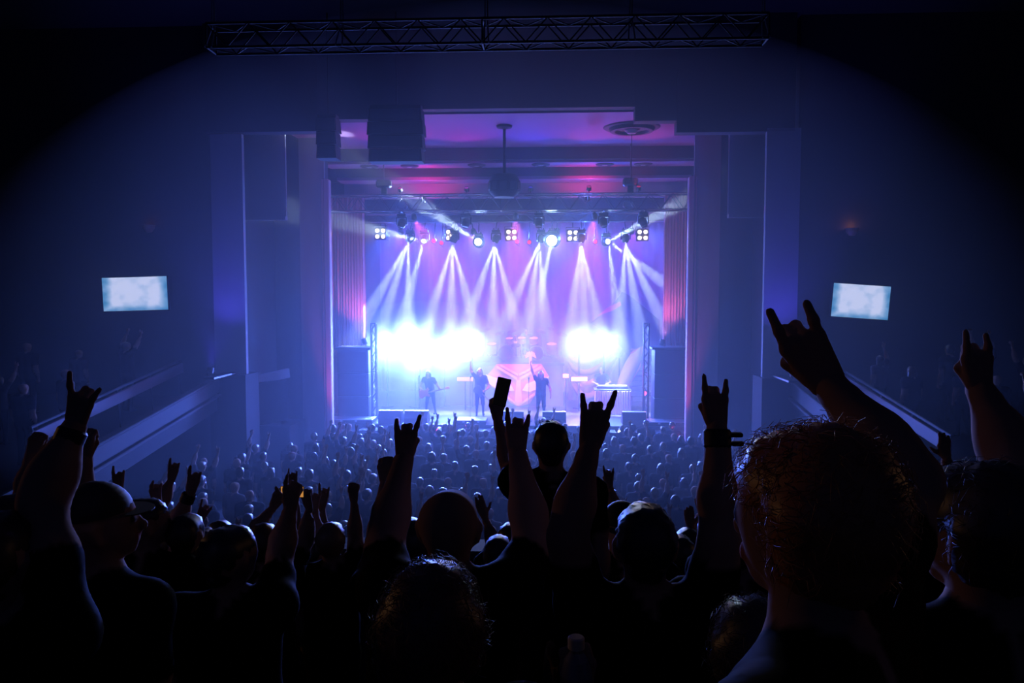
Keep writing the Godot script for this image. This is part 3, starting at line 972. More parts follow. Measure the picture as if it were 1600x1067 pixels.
	for q in [[512, 584, "flat case with metal top at the left end of the stage front"], [714, 760, "flat case with metal top behind the raised phone"], [1008, 1072, "flat case with metal top at the right end of the stage front"]]:
		var a := P(q[0], 662, 25.9)
		var b := P(q[1], 662, 25.9)
		var t := thing("flight_case", q[2], "case", Vector3((a.x + b.x) / 2, STAGE_Y, -26.0), 0, "cases along the stage front")
		obj("body", Mb.new().box(Vector3(0, 0.06, 0), Vector3(b.x - a.x, 0.12, 0.7), 0.01), box, t)
		obj("lid", Mb.new().box(Vector3(0, 0.135, 0), Vector3(b.x - a.x, 0.03, 0.72), 0.008), pale, t)
		for x in [-0.25, 0.25]: obj("latch", Mb.new().box(Vector3(x, 0.1, 0.36), Vector3(0.08, 0.06, 0.02), 0.005), pale, t)
	for q in [[612, 26.0, "floor monitor wedge left of the guitarist"], [652, 26.0, "floor monitor wedge in front of the guitarist"], [800, 26.0, "floor monitor wedge left of the singer's feet"], [866, 26.0, "floor monitor wedge right of the singer's feet"], [932, 26.1, "large floor monitor wedge with a pale edge before the desk"], [990, 26.1, "floor monitor wedge beside the gap with the white light"]]:
		var p := P(q[0], 662, q[1])
		var t := thing("monitor_wedge", q[2], "loudspeaker", Vector3(p.x, STAGE_Y, p.z), 0, "monitor wedges")
		var o := PackedVector2Array([Vector2(-0.32, 0), Vector2(0.3, 0), Vector2(0.34, 0.1), Vector2(0.02, 0.42), Vector2(-0.2, 0.42), Vector2(-0.34, 0.2)])
		obj("body", Mb.new().prism(o, 0.8, Transform3D(Basis(Vector3.UP, PI / 2), Vector3(0, 0.0, 0))), box, t)
		obj("grille", Mb.new().box(Vector3(0, 0.27, -0.19), Vector3(0.7, 0.38, 0.02), 0.005, Basis(Vector3.RIGHT, 0.78)), gr, t)
		obj("edge_trim", Mb.new().box(Vector3(0, 0.43, 0.09), Vector3(0.8, 0.015, 0.24), 0.004), pale, t)
	# subwoofers in front of the stage, with a few gaps
	var n := 0
	for q in [[560, 606], [608, 655], [714, 768], [770, 824], [826, 880], [906, 963], [978, 1024], [1026, 1072]]:
		var a := P(q[0], 690, 25.0)
		var b := P(q[1], 690, 25.0)
		var t := thing("subwoofer", "black subwoofer before the stage, %s from the left" % ["first", "second", "third", "fourth", "fifth", "sixth", "seventh", "eighth"][n], "loudspeaker", Vector3((a.x + b.x) / 2, 0, -25.25), 0, "subwoofers before the stage")
		obj("cabinet", Mb.new().box(Vector3(0, 0.6, 0), Vector3(b.x - a.x, 1.2, 0.6), 0.02), box, t)
		obj("grille", Mb.new().box(Vector3(0, 0.6, 0.305), Vector3(b.x - a.x - 0.1, 1.08, 0.02), 0.005), gr, t)
		n += 1


func haze(called: String, label: String, x0: float, x1: float, y0: float, y1: float, z0: float, z1: float, density: float) -> void:
	var fog := FogVolume.new()
	fog.name = numbered(called)
	fog.size = Vector3(x1 - x0, y1 - y0, z0 - z1)
	fog.shape = RenderingServer.FOG_VOLUME_SHAPE_BOX
	var fm := FogMaterial.new()
	fm.density = density
	fm.albedo = Color(0.97, 0.97, 0.97)
	fog.material = fm
	fog.position = Vector3(x0 + x1, y0 + y1, z0 + z1) / 2
	fog.set_meta("label", label)
	fog.set_meta("kind", "stuff")
	add_child(fog)


func puff(called: String, label: String, at: Vector3, size: Vector3, density: float) -> void:
	var fog := FogVolume.new()
	fog.name = numbered(called)
	fog.size = size
	fog.shape = RenderingServer.FOG_VOLUME_SHAPE_ELLIPSOID
	var fm := FogMaterial.new()
	fm.density = density
	fm.albedo = Color(0.98, 0.98, 0.98)
	fog.material = fm
	fog.position = at
	fog.set_meta("label", label)
	fog.set_meta("kind", "stuff")
	add_child(fog)


func m_wall(m: Mb, a: Vector3, b: Vector3, h: float, n0: Vector3, n1: Vector3) -> void:
	var u := Vector3(0, h, 0)
	m.tri(a, b, b + u, n0, n1, n1)
	m.tri(a, b + u, a + u, n0, n1, n0)


func build_rig() -> void:
	var D := 28.2
	var a := P(490, 320, 25.5)
	var b := P(1085, 318, 25.5)
	truss("long box truss spanning the top of the stage opening", Vector3(a.x, 8.72, -25.5), Vector3(b.x, 8.72, -25.5), 0.52, 34)
	truss("rear box truss carrying the lit lamps over the stage", Vector3(-5.9, 8.55, -28.75), Vector3(5.9, 8.55, -28.75), 0.3, 30)
	# front-of-house truss under the hall ceiling
	var c := P(330, 60, 14.0)
	var d := P(1196, 60, 14.0)
	truss("dark lighting truss high under the hall ceiling", Vector3(c.x, 10.35, -14.0), Vector3(d.x, 10.35, -14.0), 0.42, 26, "", mat("black_steel", Color(0.015, 0.015, 0.018), 0.8, 0.0))
	var steel := mat("steel", Color(0.16, 0.16, 0.17), 0.38, 0.8)
	var black := mat("lamp_black", Color(0.015, 0.015, 0.018), 0.45)
	var k := 0
	for q in [[318, "far left"], [535, "second from left"], [760, "middle"], [985, "second from right"], [1207, "far right"]]:
		var p := P(q[0], 76, 14.0)
		var t := thing("truss_hanger", "bright steel hanger on the high ceiling truss, %s" % q[1], "hanger", Vector3(clampf(p.x, c.x + 0.05, d.x - 0.05), 10.35, -14.0), 0, "hangers on the ceiling truss")
		for x in [-0.06, 0.06]:
			obj("rod", Mb.new().tube([Vector3(x, -0.22, 0.24), Vector3(x * 0.4, 0.22, 0.0), Vector3(0, 2.65, 0)], [0.014], 6), steel, t)
		k += 1
	# hoists that carry the stage truss
	for x in [-4.2, 4.2]:
		var t := thing("chain_hoist", "chain hoist over the rear truss, %s" % ("left" if x < 0 else "right"), "hoist", Vector3(x, 8.728, -28.75), 0, "hoists over the rear truss")
		obj("motor", Mb.new().box(Vector3(0, 0.3, 0), Vector3(0.36, 0.26, 0.26), 0.05).box(Vector3(0, 0.1, 0), Vector3(0.2, 0.2, 0.3), 0.03), black, t)
		obj("chain", Mb.new().tube([Vector3(0, 0.4, 0), Vector3(0, 4.268, 0)], [0.018], 5), steel, t)
	for q in [[600, "chain hoist on the left of the stage truss"], [985, "chain hoist on the right of the stage truss"]]:
		var p := P(q[0], 290, 25.5)
		var t := thing("chain_hoist", q[1], "hoist", Vector3(p.x, 9.008, -25.5), 0, "hoists over the stage truss")
		obj("motor", Mb.new().box(Vector3(0, 0.36, 0), Vector3(0.5, 0.26, 0.26), 0.05).box(Vector3(0, 0.12, 0), Vector3(0.2, 0.24, 0.16), 0.03), black, t)
		obj("chain", Mb.new().tube([Vector3(0, 0.4, 0), Vector3(0, 1.588, 0)], [0.018], 5), steel, t)
	# unlit round heads under the stage truss
	var dull := mat("dull_lens", Color(0.05, 0.05, 0.06), 0.15)
	k = 0
	for x in [628, 728, 842, 943, 1005]:
		var p := P(x, 347, 25.5)
		moving_head("dark unlit round lamp under the stage truss, %s from the left" % ["first", "second", "third", "fourth", "fifth"][k], Vector3(p.x, 8.06, -25.5), Vector3(0.15 * (k - 2), -1, 0.4), dull, "unlit lamps under the stage truss")
		hang(get_child(get_child_count() - 1), Vector3(0, 0.36, 0), Vector3(p.x, 8.437, -25.24))
		k += 1
	# four-lamp blinders
	k = 0
	for q in [[594, 365], [705, 367], [799, 367], [895, 368], [1004, 367]]:
		var p := P(q[0], q[1], 28.75)
		hang(blinder("square lamp of four warm white bulbs over the stage, %s from the left" % ["first", "second", "third", "fourth", "fifth"][k], Vector3(p.x, p.y, -28.75), "four-bulb lamps over the stage"), Vector3(0, 0.29, -0.06), Vector3(p.x, 8.377, -28.9))
		k += 1
	# beams: [pixel of the lens, targets [x, y, depth, energy, half angle]], bright to the camera
	var cool := Color(0.60, 0.80, 1.0)
	var beams := [
		[638, 379, 1.0, [[572, 495, 27.6], [600, 500, 28.2], [640, 500, 28.2]]],
		[662, 377, 2.0, [[630, 495, 28.2], [590, 360, 26.6]]],
		[708, 379, 1.0, [[672, 495, 28.2], [705, 500, 28.2], [738, 495, 28.2]]],
		[747, 378, 4.0, [[690, 340, 26.8]]],
		[773, 379, 1.0, [[738, 480, 28.2], [770, 500, 28.2], [800, 480, 28.2]]],
		[843, 379, 1.0, [[792, 495, 28.2], [825, 500, 28.2], [852, 500, 28.2]]],
		[862, 376, 9.0, [[842, 470, 28.0]]],
		[908, 379, 1.0, [[895, 480, 28.2], [912, 480, 28.2], [930, 480, 28.2]]],
		[950, 377, 2.0, [[1020, 340, 27.0], [1035, 440, 28.0], [962, 480, 28.2]]],
		[977, 379, 1.0, [[970, 490, 28.2], [995, 485, 28.2], [1025, 480, 28.2]]],
	]
	var names := ["first", "second", "third", "fourth", "fifth", "sixth", "seventh", "eighth", "ninth", "tenth"]
	k = 0
	for q in beams:
		var at := P(q[0], q[1], D - (0.55 if q[2] > 8.0 else 0.0))
		var dir := (P(q[3][0][0], q[3][0][1], q[3][0][2]) - at).normalized()
		if q[2] > 1.5: dir = (dir + (EYE - at).normalized() * (1.4 if q[2] < 3.0 else 6.0)).normalized()
		var big: float = {1.0: 1.0, 2.0: 1.15, 4.0: 1.6, 9.0: 2.3}[q[2]]  # hottest heads and lenses enlarged to stand in for their bloom
		var t := moving_head("lit moving lamp throwing white beams, %s from the left" % names[k], at - dir * 0.15 * big, dir, glow("beam_glow_%d" % int(q[2]), Color(0.75, 0.9, 1.0), 4.0 + q[2]), "lit moving lamps over the stage")
		for part in ["head", "lens"]: t.get_node(part).scale = Vector3.ONE * big
		hang(t, Vector3(0, 0.36, 0), Vector3(t.position.x, 8.377, -28.6))
		for b2 in q[3]:
			var to := P(b2[0], b2[1], b2[2])
			spot(t, at + dir * 0.03, at + (to - at).normalized() * 4.0, cool, BEAM, 6.2, 0.03, 0.7)
		if q[2] > 1.5:
			spot(t, at + dir * 0.06, EYE + Vector3(0, -2.0, -8.0), Color(0.42, 0.66, 1.0), q[2] * 5.0, 42, 0.1, 1.0)
		k += 1
	# small red lamps
	k = 0
	for q in [[678, 376], [690, 379], [808, 377], [827, 378], [930, 377]]:
		var p := P(q[0], q[1], D)
		var t := par_can("small red lamp in the row over the stage, %s from the left" % names[k], p, Vector3(0.0, -0.3, 1.0), glow("red_glow", Color(1.0, 0.02, 0.08), 2.2), "red lamps over the stage", 0.8)
		hang(t, Vector3(0, 0.05, -0.08), Vector3(p.x, 8.377, -28.6))
		if k == 0 or k == 2:
			spot(t, p + Vector3(0, -0.03, 0.1), p + Vector3(0, -6, 0.4), Color(1.0, 0.03, 0.25), 16.0, 9, 0.05, 0.5)
		k += 1
	# added blue fill lamps, hidden behind the rig, that tint the hall haze
	var blue := glow("blue_glow", Color(0.08, 0.16, 1.0), 0.45)
	k = 0
	for x in [-4.9, -2.6, 0.0, 2.6, 4.9]:
		var p := Vector3(x, 7.95, -29.2)
		var t := par_can("added blue fill lamp behind the row of beams, %s from the left" % names[k], p, Vector3(x * 0.02, -0.25, 1.0), blue, "added blue fill lamps", 0.9)
		hang(t, Vector3(0, 0.06, -0.06), Vector3(x, 8.377, -28.9))
		spot(t, p + Vector3(0, -0.05, 0.16), p + Vector3(x * 0.3, -4.0, 10.0), Color(0.05, 0.13, 1.0), BLUE, 80, 0.08, 0.5)
		k += 1
	# violet washes on the back cloth
	var violet := glow("violet_glow", Color(0.3, 0.08, 1.0), 0.45)
	k = 0
	for x in [-4.4, -1.6, 1.6, 4.4]:
		var p := Vector3(x, 8.1, -29.4)
		var t := par_can("violet wash lamp lighting the back cloth, %s from the left" % names[k], p, Vector3(0, -0.8, -1.0), violet, "violet wash lamps", 0.9)
		hang(t, Vector3(0, 0.06, 0.06), Vector3(x, 8.377, -28.9))
		spot(t, p + Vector3(0, -0.1, -0.16), Vector3(x, 4.2, -34.0), Color(0.3, 0.06, 1.0), VIOLET, 62, 0.08, 0.6)
		k += 1
	# colour lamps on the truss that light the ceiling
	k = 0
	for q in [[-3.6, Color(1.0, 0.02, 0.55), 1.0], [-1.4, Color(0.75, 0.02, 0.8), 0.9], [0.7, Color(0.1, 0.04, 1.0), 1.6], [2.6, Color(1.0, 0.02, 0.45), 0.8], [4.2, Color(1.0, 0.02, 0.12), 0.7]]:
		var p := Vector3(q[0], 9.16, -25.3)
		var t := par_can("colour lamp on top of the stage truss, %s from the left" % names[k], p, Vector3(0, 1, 0.9), glow("ceiling_glow_%d" % k, q[1], 0.45), "lamps on top of the stage truss", 0.7)
		hang(t, Vector3(0, -0.06, -0.04), Vector3(q[0], 9.008, -25.24))
		spot(t, p + Vector3(0, 0.06, 0.06), p + Vector3(0, 1.44, 2.0), q[1], CEIL * q[2], 48, 0.06, 0.9)
		k += 1
	for q in [[-3.0, Color(1.0, 0.02, 0.4)], [2.6, Color(1.0, 0.04, 0.35)]]:
		var p := Vector3(q[0], 8.95, -26.4)
		var t := par_can("pink lamp behind the stage truss, %s" % ("left" if q[0] < 0 else "right"), p, Vector3(0, 1, -0.7), glow("lip_glow", Color(1.0, 0.02, 0.4), 0.45), "lamps behind the stage truss", 0.7)
		hang(t, Vector3(0, -0.06, 0.04), Vector3(q[0], 9.008, -25.76))
		spot(t, p + Vector3(0, 0.06, -0.04), p + Vector3(0, 0.9, -0.8), q[1], CEIL * 1.2, 60, 0.06, 0.8)
	# blue lamps at the foot of the pillars, rose lamps at the foot of the stage edges
	for s in [-1.0, 1.0]:
		var side := "left" if s < 0 else "right"
		var p := Vector3(s * 7.4, 3.75, -19.3)
		var t := par_can("blue lamp shining up the %s pillar" % side, p, Vector3(0, 1, -0.35), blue, "pillar lamps", 0.8)
		obj("shelf", Mb.new().box(Vector3(0, -0.2, -0.55), Vector3(0.3, 0.06, 1.35), 0.01), black, t)
		spot(t, p + Vector3(0, 0.08, -0.03), Vector3(s * 7.45, 7.6, -20.7), Color(0.07, 0.05, 1.0), PILLAR, 36, 0.06, 0.8)
		p = Vector3(s * 5.2, 0.17, -23.3)
		t = par_can("rose lamp on the floor at the %s stage edge" % side, p, Vector3(s * 0.1, 1, -0.12), glow("rose_glow", Color(1.0, 0.05, 0.4), 0.45), "stage edge lamps", 1.0)
		spot(t, p + Vector3(s * 0.01, 0.1, 0), Vector3(s * 5.7, 6.6, -23.95), Color(1.0, 0.12, 0.5), ROSE, 14, 0.06, 0.9)
		p = Vector3(s * 5.25, P(540, 548, 26).y + 0.3, -26.9)
		t = par_can("rose lamp on top of the %s speaker stack" % side, p, Vector3(s * 0.3, 1, -0.1), glow("rose_glow", Color(1.0, 0.05, 0.4), 0.45), "curtain lamps", 0.9)
		spot(t, p + Vector3(s * 0.03, 0.1, 0), Vector3(s * 5.9, 6.6, -27.7), Color(1.0, 0.25, 0.6), ROSE * 0.4, 40, 0.06, 0.9)
	# strobes that burn out the picture left and right of the drums
	k = 0
	for q in [[604, 530, 29.6, 1.0], [648, 522, 29.6, 1.1], [694, 540, 29.6, 1.1], [655, 556, 29.0, 0.8], [738, 528, 29.6, 1.4], [905, 526, 29.6, 0.8], [944, 528, 29.6, 0.7]]:
		var p := P(q[0], q[1], q[2])
		strobe("dazzling white strobe on a stand, %s from the left" % ["first", "second", "fourth", "third", "fifth", "sixth", "seventh"][k], p, STAGE_Y, STROBE * q[3], "strobes on stands")
		k += 1




func build_set() -> void:
	var black := mat("black_paint", Color(0.012, 0.012, 0.014), 0.9)
	var a := P(690, 566, 30.0)
	var b := P(882, 566, 30.0)
	var riser := thing("drum_riser", "tall dark drum riser in the middle of the stage", "platform", Vector3((a.x + b.x) / 2, STAGE_Y, -31.6))
	var top := a.y - STAGE_Y
	obj("deck", Mb.new().box(Vector3(0, top - 0.06, 0), Vector3(b.x - a.x, 0.12, 3.0), 0.01), mat("riser_deck", Color(0.05, 0.05, 0.06), 0.6), riser)
	obj("base", Mb.new().box(Vector3(0, (top - 0.12) / 2, 0), Vector3(b.x - a.x - 0.1, top - 0.12, 2.9), 0.0), mat("riser_cloth", Color(0.1, 0.08, 0.12), 0.8), riser)
	# the mask on the riser front
	var pink := mat("mask_pink", Color(0.55, 0.1, 0.46), 0.6)
	var rim := mat("mask_rim", Color(0.75, 0.4, 0.6), 0.6)
	var white := mat("mask_white", Color(0.85, 0.82, 0.85), 0.6)
	var mask := thing("mask_prop", "pink mask with two pale slanted eyes on the riser front", "stage prop", Vector3(P(810, 600, 29.9).x, STAGE_Y, -29.9))
	panel("face", [[776, 569], [846, 569], [858, 588], [852, 606], [838, 614], [828, 630], [810, 636], [796, 628], [784, 612], [768, 604], [760, 588]], 29.9, 0.1, pink, mask)
	panel("eye", [[759, 585], [780, 592], [798, 600], [803, 610], [790, 611], [775, 606], [765, 600]], 29.82, 0.06, white, mask)
	panel("eye", [[858, 588], [840, 593], [822, 600], [816, 610], [828, 612], [842, 607], [853, 599]], 29.82, 0.06, white, mask)
	for q in [[[776, 571], [808, 590], [808, 594], [776, 575]], [[846, 571], [812, 590], [812, 594], [846, 575]], [[782, 569], [809, 584], [809, 587], [782, 572]], [[840, 569], [811, 584], [811, 587], [840, 572]], [[807, 594], [813, 594], [816, 630], [810, 634], [804, 630]], [[786, 613], [808, 631], [808, 634], [786, 617]], [[836, 613], [812, 631], [812, 634], [836, 617]]]:
		panel("ridge", q, 29.8, 0.08, rim, mask)
	# horned emblem over the mask
	var em := thing("horned_emblem", "small pale winged emblem above the pink mask", "stage prop", Vector3(P(829, 553, 29.85).x, STAGE_Y, -29.85))
	panel("wing", [[820, 560], [823, 551], [828, 549], [829, 556], [825, 557]], 29.85, 0.08, rim, em)
	panel("wing", [[838, 560], [835, 551], [830, 549], [829, 556], [833, 557]], 29.85, 0.08, rim, em)
	panel("stem", [[827, 551], [831, 551], [831, 570], [827, 570]], 29.87, 0.06, rim, em)
	# right-hand set: swagged cloth, stone pylon, great horn, dark peak
	var sw := thing("swag_cloth", "pale draped swag of cloth right of the drum riser", "curtain", Vector3(P(930, 560, 31.5).x, STAGE_Y, -31.5))
	for i in 5:
		var x0 := 888 - i * 1.0
		var pts := []
		for k in 13:
			var t := k / 12.0
			pts.append(P(lerpf(888, 966, t), 546 + i * 9 + (20 + i * 3) * sin(PI * pow(t, 0.8)) * (0.6 + 0.2 * i) - 22 * t, 31.5) - sw.position + Vector3(0, 0, 0.06 * i))
		obj("fold", Mb.new().tube(pts, [0.05, 0.1, 0.12, 0.13, 0.13, 0.13, 0.13, 0.12, 0.1, 0.05], 8), mat("swag", Color(0.5, 0.36, 0.48), 0.85), sw)
	var bk := Mb.new()
	for i in 40:
		var t := i / 40.0
		var p0 := P(lerpf(888, 972, t), 548, 31.9)
		var p1 := P(lerpf(888, 972, t + 0.025), 548, 31.9)
		m_wall(bk, Vector3(p0.x, STAGE_Y, -31.9 + 0.05 * sin(i * 1.4)) - sw.position, Vector3(p1.x, STAGE_Y, -31.9 + 0.05 * sin((i + 1) * 1.4)) - sw.position, 2.1, Vector3(0.3 * cos(i * 1.4), 0, 1).normalized(), Vector3(0.3 * cos((i + 1) * 1.4), 0, 1).normalized())
	obj("drop", bk, mat("swag", Color(0.5, 0.36, 0.48), 0.85), sw)
	var py := thing("stone_pylon", "stepped stone pylon at the right of the stage", "stage prop", Vector3(P(1004, 600, 30.5).x, STAGE_Y, -30.5))
	for i in 11:
		var w := 1.05 - 0.028 * i
		obj("stone", Mb.new().box(Vector3(0.06 * sin(i * 2.3), 0.1 + 0.205 * i, 0), Vector3(w + 0.07 * sin(i * 5.1), 0.19, 0.7), 0.03), mat("stone_%d" % (i % 3), [Color(0.3, 0.31, 0.36), Color(0.36, 0.36, 0.42), Color(0.25, 0.26, 0.31)][i % 3], 0.9), py)
	var hp := thing("horn_prop", "great pale curved horn standing before the stone pylon", "stage prop", Vector3(P(984, 600, 29.6).x, STAGE_Y, -29.6))
	var path := []
	for q in [[968, 618], [972, 602], [979, 588], [987, 572], [995, 556], [1001, 543]]: path.append(P(q[0], q[1], 29.6) - hp.position)
	obj("horn", Mb.new().tube(path, [0.1, 0.2, 0.27, 0.29, 0.25, 0.05], 14), mat("horn_pale", Color(0.6, 0.55, 0.62), 0.5), hp)
	obj("horn_rim", Mb.new().tube([path[1] + Vector3(0.22, 0, 0.1), path[3] + Vector3(0.3, 0, 0.1), path[5] + Vector3(0.05, 0.04, 0.05), path[4] + Vector3(-0.25, 0.1, 0.1)], [0.04, 0.05, 0.05, 0.03], 8), rim, hp)
	obj("foot", Mb.new().lathe(path[0], [[0.0, 0.0], [0.16, 0.0], [0.24, -0.1], [0.28, -path[0].y]], 12), black, hp)
	var tail := thing("fin_prop", "small dark curled fin before the pale horn", "stage prop", Vector3(P(968, 552, 30.9).x, STAGE_Y, -30.9))
	panel("fin", [[955, 541], [962, 550], [968, 552], [972, 545], [976, 548], [972, 558], [963, 558], [957, 552]], 30.9, 0.12, mat("fin_dark", Color(0.14, 0.12, 0.2), 0.7), tail)
	obj("pole", Mb.new().tube([Vector3(0, 0, -0.05), Vector3(0, P(968, 556, 30.9).y - STAGE_Y, -0.05)], [0.03], 6), black, tail)
	var pk := thing("peak_prop", "dark jagged peak with a red streak at the upper right of the stage", "stage prop", Vector3(P(965, 480, 33.4).x, STAGE_Y, -33.4))
	panel("peak", [[922, 505], [940, 492], [955, 478], [972, 456], [984, 462], [1004, 478], [1030, 500], [1030, 560], [985, 560], [960, 530], [935, 512]], 33.4, 0.2, mat("peak_dark", Color(0.07, 0.06, 0.1), 0.9), pk)
	panel("streak", [[933, 494], [950, 480], [969, 471], [971, 477], [958, 485], [944, 490]], 33.25, 0.08, mat("streak_red", Color(0.75, 0.03, 0.06), 0.6), pk)
	obj("support", Mb.new().box(Vector3(0.6, 1.2, -0.2), Vector3(0.1, 2.4, 0.1)).box(Vector3(-0.2 + 0.9, 1.2, -0.2), Vector3(0.1, 2.4, 0.1)), black, pk)
	# pink light bars at the back of the stage floor
	for q in [[905, 592, 28.9, "glowing pink light bar right of the mask", 1.0], [727, 592, 28.9, "dim pink light bar left of the mask", 0.35], [884, 587, 28.9, "short glowing pink light bar beside the swag", 0.6]]:
		var p := P(q[0], q[1], q[2])
		var t := thing("light_bar", q[3], "stage lamp", Vector3(p.x, STAGE_Y, p.z), 0, "pink light bars")
		var w := 0.6 if q[0] != 884 else 0.22
		obj("housing", Mb.new().box(Vector3(0, p.y - STAGE_Y, -0.05), Vector3(w + 0.06, 0.22, 0.1), 0.02), black, t)
		obj("lamp_tube", Mb.new().tube([Vector3(-w / 2, p.y - STAGE_Y, 0.04), Vector3(w / 2, p.y - STAGE_Y, 0.04)], [0.08], 10), glow("bar_glow_%.2f" % q[4], Color(1.0, 0.35, 0.65), 4.0 * q[4]), t)
		obj("stand", Mb.new().tube([Vector3(0, 0, -0.05), Vector3(0, p.y - STAGE_Y - 0.08, -0.05)], [0.03], 6), black, t)
		spot(t, p + Vector3(0, 0, 0.2), p + Vector3(0, -1.5, 4), Color(1.0, 0.2, 0.5), 3.0 * q[4], 80, 0.1, 0.6)
	# lamps in the gaps of the stage front, and front light on the riser and floor
	for q in [[686, 672, Color(1.0, 0.04, 0.16), "red lamp in the left gap of the stage front", 2.2], [969, 674, Color(0.75, 0.82, 1.0), "white lamp in the right gap of the stage front", 1.6], [1008, 614, Color(1.0, 0.03, 0.06), "small red lamp beside the stone pylon", 0.4]]:
		var dd := 25.45 if q[1] > 640 else 29.0
		var p := P(q[0], q[1], dd)
		var t := par_can(q[3], p, Vector3(-0.15, -0.2, 1.0), glow("gap_glow_%d" % q[0], q[2], 2.6), "lamps low on the stage front", 0.9)
		obj("stand", Mb.new().tube([Vector3(0, -0.14, -0.02), Vector3(0, (0.0 if dd < 26 else STAGE_Y) - p.y, -0.02)], [0.03], 6), black, t)
		spot(t, p + Vector3(0, 0, 0.14), p + Vector3(0.0, -0.2, 2), q[2], q[4], 75, 0.06, 0.7)
	for q in [[-3.2, 0.0, Color(0.9, 0.08, 0.8)], [0.2, 0.2, Color(1.0, 0.14, 0.75)], [2.8, 2.0, Color(1.0, 0.1, 0.6)]]:
		var p := Vector3(q[0], 8.28, -25.6)
		var t := par_can("pink front lamp under the stage truss, %s" % ("left" if q[0] < -1 else ("middle" if q[0] < 1 else "right")), p, Vector3(0, -1, -0.75), glow("front_glow", Color(1.0, 0.1, 0.5), 0.3), "pink front lamps", 0.8)
		hang(t, Vector3(0, 0.06, 0.03), Vector3(q[0], 8.437, -25.76))
		spot(t, p + Vector3(0, -0.08, -0.06), Vector3(q[1], 2.0, -29.6), q[2], FRONT, 29, 0.06, 0.8)
	# keyboard desk
	var kp := P(957, 632, 28.2)
	var desk := thing("keyboard_desk", "desk with pleated pale front before the keyboard player", "desk", Vector3(kp.x, STAGE_Y, -28.4))
	obj("table_top", Mb.new().box(Vector3(0, 0.9, 0), Vector3(1.35, 0.06, 0.7), 0.01), black, desk)
	for i in 15:
		obj("pleat", Mb.new().lathe(Vector3(-0.62 + i * 0.0886, 0.02, 0.33), [[0.05, 0.0], [0.045, 0.85], [0.0, 0.86]], 8), mat("pleat_cloth", Color(0.42, 0.34, 0.42), 0.85), desk)
	for x in [-0.6, 0.6]: obj("leg", Mb.new().tube([Vector3(x, 0, -0.28), Vector3(x, 0.88, -0.28)], [0.03], 6), black, desk)
	var kb := thing("keyboard", "slim dark keyboard on the pleated desk", "keyboard", Vector3(kp.x, STAGE_Y + 0.93, -28.4))
	obj("case", Mb.new().box(Vector3(0, 0.05, 0), Vector3(1.15, 0.1, 0.34), 0.02), black, kb)
	for i in 24: obj("key", Mb.new().box(Vector3(-0.5 + i * 0.0435, 0.105, -0.08), Vector3(0.038, 0.02, 0.14)), mat("mask_white", Color(0.85, 0.82, 0.85), 0.6), kb)




func hand_at(base: Vector3, yaw: float, w: Vector3, e: Vector3, f: Vector3, s: Vector3, pose: String) -> Dictionary:
	var b := Basis(Vector3.UP, yaw)
	var W := base + b * w
	var F := (b * f).normalized()
	var S := (b * s).normalized()
	return {"W": W, "E": base + b * e, "K": W + F * 0.088, "I": W + F * 0.16 + S * 0.035, "L": W + F * 0.14 - S * 0.035, "pose": pose, "palm": b * Vector3(0, 0, -1), "sc": 1.0}


func guitar(label: String, at: Vector3, yaw: float, tilt: float, col: Color) -> void:
	var t := thing("guitar", label, "guitar", at, yaw)
	var b := Basis(Vector3.FORWARD, tilt)
	var o := PackedVector2Array()
	for q in [[-0.24, -0.02], [-0.22, 0.12], [-0.12, 0.16], [-0.03, 0.11], [0.05, 0.12], [0.14, 0.19], [0.17, 0.1], [0.11, 0.03], [0.11, -0.04], [0.17, -0.1], [0.12, -0.16], [0.02, -0.11], [-0.06, -0.12], [-0.14, -0.17], [-0.22, -0.13]]: o.append(Vector2(q[0], q[1]))
	obj("body", Mb.new().prism(o, 0.045, Transform3D(b, Vector3.ZERO)), mat("guitar_%s" % col.to_html(), col, 0.3), t)
	obj("neck", Mb.new().box(b * Vector3(0.42, 0, -0.015), Vector3(0.66, 0.05, 0.025), 0.006, b), mat("guitar_neck", Color(0.25, 0.13, 0.06), 0.5), t)
	obj("headstock", Mb.new().box(b * Vector3(0.82, 0.01, -0.01), Vector3(0.16, 0.09, 0.02), 0.006, b), mat("guitar_%s" % col.to_html(), col, 0.3), t)
	for x in [0.0, -0.08]: obj("pickup", Mb.new().box(b * Vector3(x, 0, -0.026), Vector3(0.03, 0.07, 0.012), 0.003, b), mat("lamp_black", Color(0.015, 0.015, 0.018), 0.45), t)


